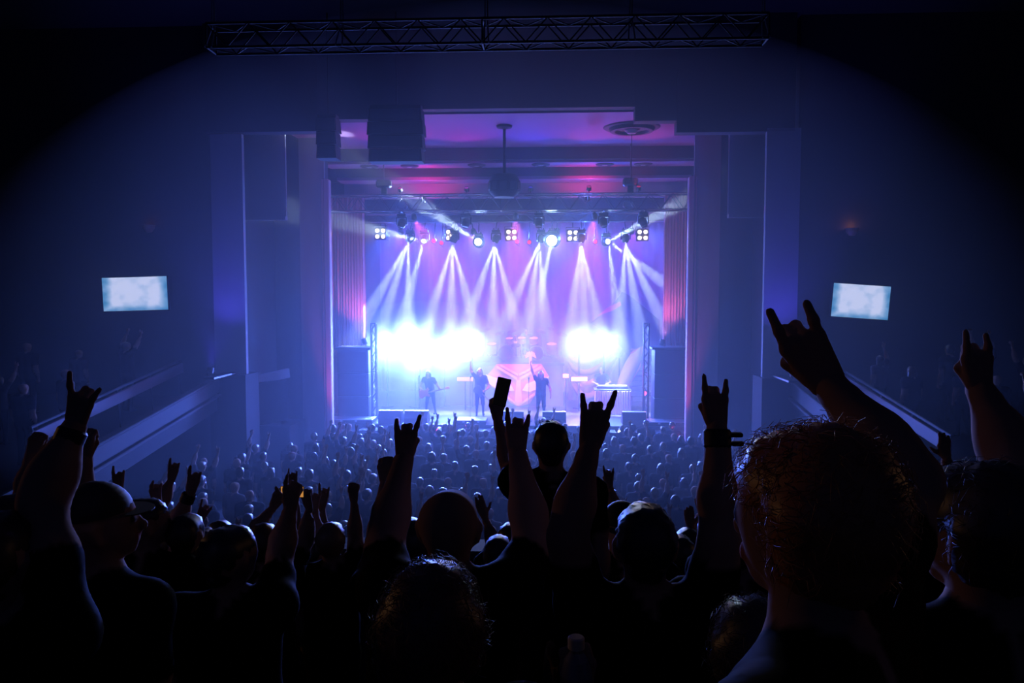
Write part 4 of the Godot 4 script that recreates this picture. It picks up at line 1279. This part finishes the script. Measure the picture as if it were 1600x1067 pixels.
func build_band() -> void:
	var Y := STAGE_Y
	var pale := Color(0.45, 0.27, 0.2)
	# singer, arm raised
	var p := P(845, 655, 27.0)
	var base := Vector3(p.x, Y, -27.0)
	person("singer in dark clothes facing the hall with one arm raised high", {"base": base, "h": 1.72, "yaw": PI + 0.15, "d": 6.0, "skin": pale, "shirt": Color(0.03, 0.03, 0.05), "hair": "long", "hair_color": Color(0.12, 0.05, 0.04), "sleeve": 0.4,
		"arms": {"R": hand_at(base, PI, Vector3(0.36, 1.96, -0.05), Vector3(0.3, 1.68, 0.0), Vector3(0.1, 1, 0), Vector3(0, 0, -1), "fist"), "L": hand_at(base, PI, Vector3(-0.36, 0.86, -0.1), Vector3(-0.33, 1.1, 0.02), Vector3(-0.1, -1, 0), Vector3(0, 0, -1), "fist")}})
	# bassist, arm raised
	p = P(750, 650, 27.6)
	base = Vector3(p.x, Y, -27.6)
	person("long-haired bass player with one arm raised left of the mask", {"base": base, "h": 1.74, "yaw": PI, "d": 6.0, "skin": pale, "shirt": Color(0.03, 0.03, 0.04), "hair": "long", "hair_color": Color(0.14, 0.07, 0.05),
		"arms": {"R": hand_at(base, PI, Vector3(0.34, 1.9, -0.02), Vector3(0.32, 1.62, 0.02), Vector3(0.0, 1, 0), Vector3(0, 0, -1), "fist"), "L": hand_at(base, PI, Vector3(-0.2, 0.95, -0.26), Vector3(-0.34, 1.05, 0.0), Vector3(0.6, -0.3, -0.6), Vector3(0, 1, 0), "grip")}})
	guitar("dark bass guitar hanging on the bass player", base + Vector3(0.02, 0.92, 0.3), 0.0, 0.75, Color(0.05, 0.03, 0.04))
	# guitarist, leaning into the guitar
	p = P(673, 645, 27.8)
	base = Vector3(p.x, Y, -27.8)
	person("bearded guitarist leaning over a red guitar at the left", {"base": base, "h": 1.68, "yaw": PI - 0.3, "lean": 0.32, "nod": -0.25, "stride": 0.09, "d": 6.0, "skin": pale, "shirt": Color(0.06, 0.03, 0.04), "hair": "long", "hair_color": Color(0.05, 0.03, 0.02), "sleeve": 0.4,
		"arms": {"R": hand_at(base, PI, Vector3(0.12, 0.9, -0.5), Vector3(0.36, 1.02, -0.25), Vector3(-0.7, -0.2, -0.4), Vector3(0, 1, 0), "grip"), "L": hand_at(base, PI, Vector3(-0.42, 1.05, -0.55), Vector3(-0.38, 0.98, -0.25), Vector3(-0.1, 0.4, -0.8), Vector3(0, 1, 0), "grip")}})
	guitar("red guitar held low by the leaning guitarist", base + Vector3(-0.1, 0.86, 0.6), 0.25, -0.2, Color(0.6, 0.08, 0.06))
	# keyboard player
	p = P(939, 650, 29.0)
	base = Vector3(p.x, Y, -29.0)
	person("short-haired keyboard player in a dark shirt behind the pleated desk", {"base": base, "h": 1.66, "yaw": PI, "d": 6.0, "skin": pale, "shirt": Color(0.04, 0.04, 0.06), "hair": "short", "hair_color": Color(0.1, 0.06, 0.04),
		"arms": {"R": hand_at(base, PI, Vector3(0.2, 1.08, -0.36), Vector3(0.34, 1.08, -0.08), Vector3(-0.2, -0.1, -1), Vector3(-1, 0, 0), "open"), "L": hand_at(base, PI, Vector3(-0.2, 1.08, -0.36), Vector3(-0.34, 1.08, -0.08), Vector3(0.2, -0.1, -1), Vector3(1, 0, 0), "open")}})
	# drummer and kit on the riser
	var ry := P(800, 566, 30.0).y
	p = P(822, 512, 32.0)
	base = Vector3(p.x, p.y - 1.75, -32.0)
	person("drummer seated behind the drum kit on the riser", {"base": base, "h": 1.75, "yaw": PI, "seated": ry + 0.03 - base.y, "d": 6.0, "skin": pale, "shirt": Color(0.03, 0.03, 0.04), "hair": "short", "hair_color": Color(0.06, 0.04, 0.03),
		"arms": {"R": hand_at(base, PI, Vector3(0.42, 1.42, -0.4), Vector3(0.4, 1.2, -0.1), Vector3(0, 0.5, -1), Vector3(-1, 0, 0), "grip"), "L": hand_at(base, PI, Vector3(-0.4, 1.2, -0.42), Vector3(-0.38, 1.1, -0.1), Vector3(0, 0.1, -1), Vector3(1, 0, 0), "grip")}})
	var chrome := mat("chrome", Color(0.7, 0.7, 0.72), 0.15, 1.0)
	var stool := thing("drum_stool", "round drum stool under the drummer", "stool", Vector3(base.x, ry, -31.98))
	var sy: float = base.y + 0.46 * 1.75 - ry - 0.07
	obj("seat", Mb.new().lathe(Vector3(0, sy - 0.06, 0), [[0.0, 0.05], [0.16, 0.05], [0.18, 0.0], [0.16, -0.03], [0.0, -0.03]], 16), mat("lamp_black", Color(0.015, 0.015, 0.018), 0.45), stool)
	obj("post", Mb.new().tube([Vector3(0, 0, 0), Vector3(0, sy - 0.06, 0)], [0.03], 8), chrome, stool)
	var shell := mat("drum_shell", Color(0.2, 0.16, 0.3), 0.25)
	var dark_skin := mat("bass_head", Color(0.05, 0.04, 0.07), 0.5)
	var skin := mat("drum_head", Color(0.75, 0.75, 0.78), 0.5)
	var k := 0
	for q in [[790, 31.2, 0.29, 0.29, 0.4, true, "left bass drum"], [838, 31.2, 0.29, 0.29, 0.4, true, "right bass drum"], [796, 31.2, 0.78, 0.16, 0.2, false, "rack tom, leftmost of three,"], [815, 31.2, 0.8, 0.17, 0.2, false, "middle rack tom"], [834, 31.2, 0.78, 0.18, 0.22, false, "rack tom, rightmost of three,"], [862, 31.3, 0.45, 0.21, 0.4, false, "floor tom at the right"], [768, 31.3, 0.45, 0.21, 0.4, false, "floor tom at the left"], [806, 31.62, 0.62, 0.18, 0.14, false, "snare drum in the middle"]]:
		var x := P(q[0], 540, q[1]).x
		var t := thing("drum", "%s of the kit on the riser" % q[6], "drum", Vector3(x, ry, -q[1]), 0, "drums of the kit")
		var ax := Basis(Vector3.RIGHT, PI / 2) if q[5] else Basis(Vector3.RIGHT, 0.25)
		var c := Vector3(0, q[2], 0)
		obj("shell", Mb.new().lathe(c, [[q[3], -q[4] / 2], [q[3], q[4] / 2]], 22, ax), shell, t)
		for e in [-1.0, 1.0]:
			obj("drum_head", Mb.new().lathe(c + ax * Vector3(0, e * q[4] / 2, 0), [[0.0, 0.004 * e], [q[3] - 0.01, 0.004 * e], [q[3], 0.0]], 22, ax), dark_skin if q[5] else skin, t)
			obj("hoop", Mb.new().lathe(c + ax * Vector3(0, e * q[4] / 2, 0), [[q[3], -0.015], [q[3] + 0.014, -0.012], [q[3] + 0.014, 0.012], [q[3], 0.015]], 22, ax), chrome, t)
		if not q[5]: obj("stand", Mb.new().tube([Vector3(0, 0.6 if q[2] > 0.7 and q[0] != 815 else 0.0, -0.12), Vector3(0, q[2] - q[4] * 0.4, -0.02)], [0.016], 6), chrome, t)
		k += 1
	k = 0
	for q in [[758, 505, 31.75, 0.24], [781, 510, 31.7, 0.22], [800, 507, 31.75, 0.2], [846, 508, 31.6, 0.2], [864, 504, 32.0, 0.24], [878, 512, 31.7, 0.24]]:
		var c := P(q[0], q[1] + 10, q[2])
		var t := thing("cymbal", "brass cymbal on a stand over the drums, %s from the left" % ["first", "second", "third", "fourth", "fifth", "sixth"][k], "cymbal", Vector3(c.x, ry, -q[2]), 0, "cymbals of the kit")
		var tb := Basis(Vector3.RIGHT, 0.3) * Basis(Vector3.FORWARD, 0.25 * (1 if k > 2 else -1))
		obj("plate", Mb.new().lathe(Vector3(0, c.y - ry, 0), [[0.0, 0.03], [0.04, 0.025], [0.05, 0.01], [q[3], -0.012], [q[3], -0.016], [0.05, 0.005], [0.0, 0.02]], 24, tb), mat("brass", Color(0.7, 0.5, 0.18), 0.22, 1.0), t)
		obj("stand", Mb.new().tube([Vector3(0, 0, -0.03), Vector3(0, c.y - ry, 0)], [0.014], 6), chrome, t)
		for w in 3: obj("leg", Mb.new().tube([Vector3(0, 0.3, -0.03), Vector3(cos(w * 2.1) * 0.25, 0.01, sin(w * 2.1) * 0.25)], [0.01], 5), chrome, t)
		k += 1
	for q in [[826, 26.5, "singer's microphone stand at the front of the stage"], [735, 26.9, "microphone stand beside the bass player"], [655, 27.0, "microphone stand beside the guitarist"]]:
		var c := P(q[0], 640, q[1])
		var t := thing("microphone_stand", q[2], "microphone", Vector3(c.x, Y, -q[1]), 0, "microphone stands")
		obj("base", Mb.new().lathe(Vector3.ZERO, [[0.0, 0.03], [0.12, 0.02], [0.13, 0.0]], 16), mat("lamp_black", Color(0.015, 0.015, 0.018), 0.45), t)
		obj("pole", Mb.new().tube([Vector3(0, 0, 0), Vector3(0, 1.42, 0)], [0.011], 6), chrome, t)
		obj("microphone", Mb.new().lathe(Vector3(0, 1.44, -0.02), [[0.0, -0.1], [0.014, -0.1], [0.018, 0.04], [0.03, 0.06], [0.027, 0.1], [0.0, 0.11]], 10, Basis(Vector3.RIGHT, -0.8)), mat("grille", Color(0.03, 0.03, 0.035), 0.5, 0.4), t)


func build_balcony() -> void:
	var m := Mb.new()
	for i in 7:
		var z0 := -(0.525 + 0.85 * i)
		m.box(Vector3(0, (3.72 - 0.3 * i) - 0.4, z0 - 0.425), Vector3(26, 0.8, 0.85), 0.01)
	m.box(Vector3(0, 3.6, 1.5), Vector3(26, 0.84, 4.05))
	struct("floor_balcony", m, mat("balcony_carpet", Color(0.02, 0.015, 0.018), 0.95))
	struct("wall_parapet", Mb.new().box(Vector3(0, 2.5, -6.6), Vector3(26, 1.9, 0.22), 0.03).box(Vector3(0, 3.46, -6.6), Vector3(26, 0.08, 0.36), 0.02), mat("parapet", Color(0.05, 0.05, 0.06), 0.7))
	# the seat that the tall man stands on
	var p := P(862, 760, 3.84)
	var t := thing("theatre_seat", "folding theatre seat under the tall man with the phone", "seat", Vector3(p.x, row_y(3.84), -3.5))
	var red := mat("seat_red", Color(0.08, 0.012, 0.015), 0.9)
	obj("seat", Mb.new().box(Vector3(0, 0.35, -0.33), Vector3(0.5, 0.1, 0.46), 0.03), red, t)
	obj("backrest", Mb.new().box(Vector3(0, 0.55, 0.0), Vector3(0.5, 0.6, 0.08), 0.03), red, t)
	for x in [-0.28, 0.28]: obj("side_frame", Mb.new().box(Vector3(x, 0.28, -0.25), Vector3(0.05, 0.56, 0.5), 0.01), mat("seat_iron", Color(0.02, 0.02, 0.02), 0.5, 0.5), t)


func phone(label: String, at: Vector3, tilt: float, wide: bool, col: Color, energy: float) -> void:
	var t := thing("phone", label, "phone", at)
	t.rotation.z = tilt
	var s := Vector3(0.15, 0.073, 0.009) if wide else Vector3(0.073, 0.15, 0.009)
	obj("body", Mb.new().box(Vector3.ZERO, s, 0.003), mat("phone_black", Color(0.01, 0.01, 0.012), 0.3), t)
	obj("screen", Mb.new().box(Vector3(0, 0, 0.005), Vector3(s.x - 0.008, s.y - 0.008, 0.002)), glow("phone_%s" % label.left(5), col, energy), t)


func build_watchers() -> void:
	var brown := Color(0.05, 0.028, 0.015)
	var ginger := Color(0.4, 0.14, 0.04)
	watcher("nearest man with brown hair pointing horns up at the right", [1290, 686], 1.05, {"hair": "full", "hair_color": ginger, "strands": 1500, "yaw": 0.9, "look": -0.3, "shirt": BLACK, "arm_bulk": 1.12,
		"R": {"w": [1292, 596], "k": [1252, 532], "i": [1203, 486], "l": [1266, 488], "d": 1.55, "e": [1418, 752, 1.4]}})
	watcher("person with full fuzzy hair at the bottom middle", [672, 900], 1.42, {"hair": "full", "hair_color": Color(0.10, 0.035, 0.025), "strands": 1700, "head": 1.02,
		"R": {"w": [905, 1085], "k": [902, 1058], "i": [915, 1040], "l": [885, 1046], "d": 1.55, "e": [868, 1230, 1.5], "pose": "grip"}})
	watcher("bald man raising both hands in horns", [700, 760], 2.1, {"hair": "bald", "bulk": 1.08, "arm_bulk": 1.1,
		"L": {"w": [632, 714], "k": [634, 682], "i": [658, 643], "l": [620, 664], "d": 2.34, "e": [601, 850, 2.28]}, "R": {"w": [808, 706], "k": [808, 674], "i": [792, 637], "l": [825, 654], "d": 2.34, "e": [834, 850, 2.28]}})
	watcher("short-haired man right of centre with both horn hands raised and a wrist strap", [1010, 790], 2.1, {"hair": "short", "hair_color": Color(0.01, 0.008, 0.007), "bulk": 1.05, "arm_bulk": 1.08,
		"L": {"w": [922, 694], "k": [930, 648], "i": [969, 595], "l": [908, 592], "d": 2.12, "e": [886, 838, 2.05]}, "R": {"w": [1120, 664], "k": [1117, 622], "i": [1100, 580], "l": [1136, 580], "d": 2.12, "e": [1124, 842, 2.05], "band": "strap"}})
	watcher("tall man holding up a phone, standing above the crowd", [861, 658], 3.84, {"floor": row_y(3.84) + 0.4, "hair": "short", "hair_color": Color(0.012, 0.009, 0.008), "strands": 300,
		"L": {"w": [777, 652], "k": [774, 630], "i": [786, 610], "l": [760, 606], "d": 4.1, "e": [800, 740, 4.12], "pose": "grip"}})
	phone("dark phone held up by the tall man", P(784, 612, 4.0), -0.22, false, Color(0.02, 0.02, 0.03), 0.05)
	watcher("man in a cap turned to the right, near left", [148, 758], 2.15, {"hair": "cap", "yaw": -0.35, "look": -0.75, "nod": -0.1})
	watcher("man at the left edge whose horn hand wears a wristband", [-18, 806], 1.75, {"hair": "short", "arm_bulk": 1.12,
		"R": {"w": [118, 664], "k": [127, 624], "i": [108, 586], "l": [161, 598], "d": 1.95, "e": [66, 782, 1.88], "band": "plain"}})
	watcher("person behind the wristband arm with a raised fist", [70, 812], 2.65, {"hair": "short",
		"R": {"w": [133, 712], "k": [133, 694], "i": [138, 680], "l": [126, 682], "d": 2.75, "e": [126, 808, 2.8], "pose": "fist"}})
	watcher("short-haired man in profile behind the capped man", [222, 780], 3.7, {"hair": "short", "look": -0.9})
	watcher("broad man with short hair, one finger raised, left of centre", [354, 824], 2.7, {"hair": "short", "look": -0.4, "hair_color": Color(0.01, 0.008, 0.007), "bulk": 1.06,
		"R": {"w": [454, 794], "k": [455, 770], "i": [447, 752], "l": [466, 762], "d": 2.85, "e": [437, 868, 2.95], "pose": "point"}})
	watcher("person at the far left edge with a raised fist", [22, 772], 3.0, {"hair": "short", "look": -0.6,
		"R": {"w": [50, 708], "k": [56, 690], "i": [64, 678], "l": [46, 680], "d": 3.4, "e": [40, 776, 3.5], "pose": "fist"}})
	watcher("person holding a phone with both hands, left of centre", [410, 822], 4.55, {"hair": "full", "hair_color": brown,
		"L": {"w": [428, 790], "k": [436, 773], "i": [440, 758], "l": [428, 762], "d": 4.75, "e": [392, 838, 4.7], "pose": "grip"}, "R": {"w": [482, 790], "k": [477, 773], "i": [473, 758], "l": [485, 762], "d": 4.75, "e": [478, 846, 4.75], "pose": "grip"}})
	phone("phone with an orange glow held in both hands", P(457, 768, 4.68), 0.0, true, Color(1.0, 0.42, 0.1), 0.5)
	watcher("man with pale rimmed hair and a raised fist, left of the bald man", [516, 820], 4.75, {"hair": "full", "hair_color": Color(0.2, 0.12, 0.07),
		"R": {"w": [553, 780], "k": [552, 764], "i": [546, 752], "l": [560, 752], "d": 4.8, "e": [556, 846, 4.85], "pose": "fist"}})
	watcher("person with a raised fist just behind the bald man's left arm", [640, 812], 2.95, {"hair": "short", "look": 0.6,
		"L": {"w": [603, 752], "k": [602, 732], "i": [610, 718], "l": [594, 720], "d": 3.2, "e": [588, 868, 3.18], "pose": "fist"}})
	watcher("person with wavy hair at the right edge, horns raised above", [1550, 738], 1.55, {"hair": "full", "hair_color": Color(0.03, 0.022, 0.018), "strands": 700, "look": 0.5,
		"R": {"w": [1531, 606], "k": [1527, 568], "i": [1510, 520], "l": [1541, 516], "d": 1.8, "e": [1590, 735, 1.75]}})
	watcher("person with tousled hair low at the bottom right", [1182, 950], 1.62, {"hair": "full", "hair_color": Color(0.05, 0.045, 0.04), "strands": 900})
	watcher("person in a cap between the two raised arms right of centre", [972, 787], 4.15, {"hair": "cap_back"})
	var small := [
		["horns raised by the person behind the man in profile", [188, 812], 4.2, {"w": [185, 766], "k": [185, 747], "i": [176, 723], "l": [195, 718], "e": [186, 826]}, "R", "horns"],
		["tilted horn hand raised far left, second from the capped man", [265, 799], 4.72, {"w": [268, 748], "k": [271, 734], "i": [266, 720], "l": [281, 718], "e": [248, 792]}, "L", "horns"],
		["low horn hand half hidden at the left", [240, 822], 4.0, {"w": [246, 786], "k": [243, 770], "i": [238, 756], "l": [251, 760], "e": [258, 850]}, "R", "horns"],
		["tall horn hand with a dark cuff at the left", [288, 804], 3.8, {"w": [298, 768], "k": [303, 749], "i": [297, 723], "l": [316, 727], "e": [270, 834], "band": "plain"}, "R", "horns"],
		["wide spread horn hand leaning right at the left", [318, 826], 5.35, {"w": [312, 812], "k": [319, 797], "i": [317, 774], "l": [343, 778], "e": [297, 868]}, "L", "horns"],
		["horns raised straight above the glowing phone", [462, 842], 6.05, {"w": [458, 762], "k": [457, 746], "i": [451, 729], "l": [464, 730], "e": [461, 815]}, "L", "horns"],
		["low horns just right of the glowing phone", [482, 842], 5.15, {"w": [492, 794], "k": [492, 780], "i": [486, 766], "l": [501, 770], "e": [497, 848]}, "R", "horns"],
		["higher tilted horns right of the glowing phone", [497, 838], 5.6, {"w": [504, 788], "k": [506, 771], "i": [499, 751], "l": [516, 748], "e": [505, 838]}, "R", "horns"],
		["open hand raised right of the bald head", [796, 818], 5.4, {"w": [757, 806], "k": [751, 790], "i": [752, 772], "l": [742, 778], "e": [774, 856]}, "L", "open"],
		["horns raised between the two big forearms right of centre", [936, 806], 5.4, {"w": [952, 758], "k": [951, 742], "i": [942, 722], "l": [960, 722], "e": [962, 806]}, "R", "horns"],
		["small raised open hand beside the strapped wrist", [1076, 826], 5.2, {"w": [1078, 822], "k": [1077, 808], "i": [1082, 794], "l": [1070, 796], "e": [1096, 862]}, "R", "open"],
		["an open hand raised behind the nearest man's arm at the right", [1456, 780], 4.25, {"w": [1478, 714], "k": [1475, 697], "i": [1470, 680], "l": [1482, 682], "e": [1488, 774]}, "R", "open"],
		["a raised fist at the right behind the nearest man", [1418, 800], 5.0, {"w": [1440, 752], "k": [1440, 737], "i": [1436, 728], "l": [1445, 728], "e": [1446, 808]}, "R", "fist"],
		["fist raised beside the strapped wrist", [1108, 812], 5.5, {"w": [1096, 800], "k": [1094, 784], "i": [1100, 776], "l": [1086, 776], "e": [1084, 842]}, "L", "fist"],
	]
	for q in small:
		var a: Dictionary = q[3]
		a.d = q[2] + 0.12
		a.e = [a.e[0], a.e[1], q[2] + 0.1]
		a.pose = q[5]
		watcher("person with " + q[0], q[1], q[2], {"hair": "short", q[4]: a}, "people in the front balcony rows")
	for q in [["small head with pale hair left of the broad man", [342, 816], 5.6, "full"], ["dark head left of the phone holder", [384, 838], 5.0, "short"], ["dark head right of the capped head in the front row", [1064, 838], 4.8, "short"], ["round head right of the strapped forearm", [1166, 777], 4.2, "full"], ["dark head just right of the strapped forearm", [1152, 800], 3.3, "short"], ["low head between the two big forearms", [925, 838], 5.0, "bald"], ["head peeping beside the nearest man's hair", [1200, 770], 3.85, "short"], ["dark head at the right next to the wavy-haired person", [1502, 790], 3.6, "short"], ["half-hidden head in the front row at the right", [1370, 812], 5.6, "short"], ["small head between the bald head and its right arm", [778, 838], 4.4, "short"]]:
		watcher("person showing only a " + q[0], q[1], q[2], {"hair": q[3]}, "people in the front balcony rows")
	# a plastic bottle in the hand of the person at the bottom middle
	var bt := thing("water_bottle", "plastic bottle with a pale cap at the bottom middle", "bottle", P(900, 1052, 1.5) - Vector3(0, 0.11, 0))
	obj("bottle_body", Mb.new().lathe(Vector3.ZERO, [[0.0, 0.0], [0.03, 0.0], [0.033, 0.01], [0.031, 0.05], [0.033, 0.06], [0.033, 0.11], [0.024, 0.14], [0.013, 0.155], [0.013, 0.165]], 20), mat("bottle_plastic", Color(0.2, 0.2, 0.2), 0.2), bt)
	obj("cap", Mb.new().lathe(Vector3(0, 0.163, 0), [[0.017, 0.0], [0.017, 0.02], [0.014, 0.023], [0.0, 0.023]], 16), mat("bottle_cap", Color(0.6, 0.55, 0.35), 0.5), bt)


func build_crowd() -> void:
	# eight patterns of a person, copied over the floor and the side balconies
	var kinds := []
	for i in 10:
		var h: float = [1.74, 1.68, 1.8, 1.62, 1.77, 1.7, 1.83, 1.72, 1.66, 1.78][i]
		var base := Vector3(0, -50, 0)
		var arms := {}
		if i == 3: arms = {"R": hand_at(base, 0.0, Vector3(0.26, 1.1 * h, -0.22), Vector3(0.27, 0.96 * h, -0.1), Vector3(0.05, 1, -0.1), Vector3(-1, 0, 0), "horns")}
		if i % 5 == 4: arms = {"L": hand_at(base, 0.0, Vector3(-0.24, 1.12 * h, -0.2), Vector3(-0.28, 0.97 * h, -0.08), Vector3(-0.05, 1, 0), Vector3(1, 0, 0), "fist"), "R": hand_at(base, 0.0, Vector3(0.27, 1.08 * h, -0.22), Vector3(0.27, 0.95 * h, -0.1), Vector3(0.05, 1, 0), Vector3(-1, 0, 0), "horns")}
		var tone: Color = [Color(0.03, 0.03, 0.035), Color(0.06, 0.06, 0.07), Color(0.02, 0.02, 0.025), Color(0.12, 0.1, 0.1)][i % 4]
		var o := person("x", {"base": base, "h": h, "d": 14.0, "cell": 0.04, "arms": arms, "shirt": tone, "hair": ["short", "full", "bald", "long", "short"][i % 5], "hair_color": [Color(0.04, 0.025, 0.015), Color(0.22, 0.15, 0.08), Color(0.1, 0.06, 0.03)][i % 3], "bulk": 1.0 + 0.08 * (i % 3)})
		kinds.append(o)
	taken["person"] -= 10
	for k in kinds: remove_child(k)
	var n := 0
	for r in 16:
		for c in 19:
			var x := -7.1 + 14.2 * c / 18.0 + rng.randf_range(-0.13, 0.13) + (0.36 if r % 2 else 0.0)
			var z := -11.6 - 0.82 * r + rng.randf_range(-0.16, 0.16)
			if rng.randf() < 0.05 or n >= 290 or absf(x) > (7.3 if z > -19.8 else 6.4) or (z < -22.3 and absf(x) > 5.4): continue
			stand(kinds, Vector3(x, 0, z), rng.randf_range(-0.35, 0.35), "concert-goer seen from behind in the packed crowd on the main floor", "main floor crowd")
			n += 1
	for s in [-1.0, 1.0]:
		var lab := "person standing on the dark side balcony, %s side" % ("left" if s < 0 else "right")
		for r in 3:
			for i in 8:
				var z := -9.6 - i * 1.32 + rng.randf_range(-0.25, 0.25)
				var x: float = s * (9.35 + r * 1.35 + rng.randf_range(-0.2, 0.2))
				var y := 2.1 + tan(0.13) * (-z - 14.5)
				if rng.randf() < 0.2: continue
				stand(kinds, Vector3(x, y, z), s * rng.randf_range(0.0, 0.5), lab, "side balcony people " + ("left" if s < 0 else "right"))
	for k in kinds: k.free()


func stand(kinds: Array, at: Vector3, turn: float, label: String, group: String) -> void:
	var o: Node3D = kinds[rng.randi() % kinds.size()].duplicate()
	o.name = numbered("person")
	add_child(o)
	o.position = at
	o.rotation.y = turn
	var f := rng.randf_range(0.95, 1.04)
	o.scale = Vector3(f, f, f)
	tag(o, label, "person", group)
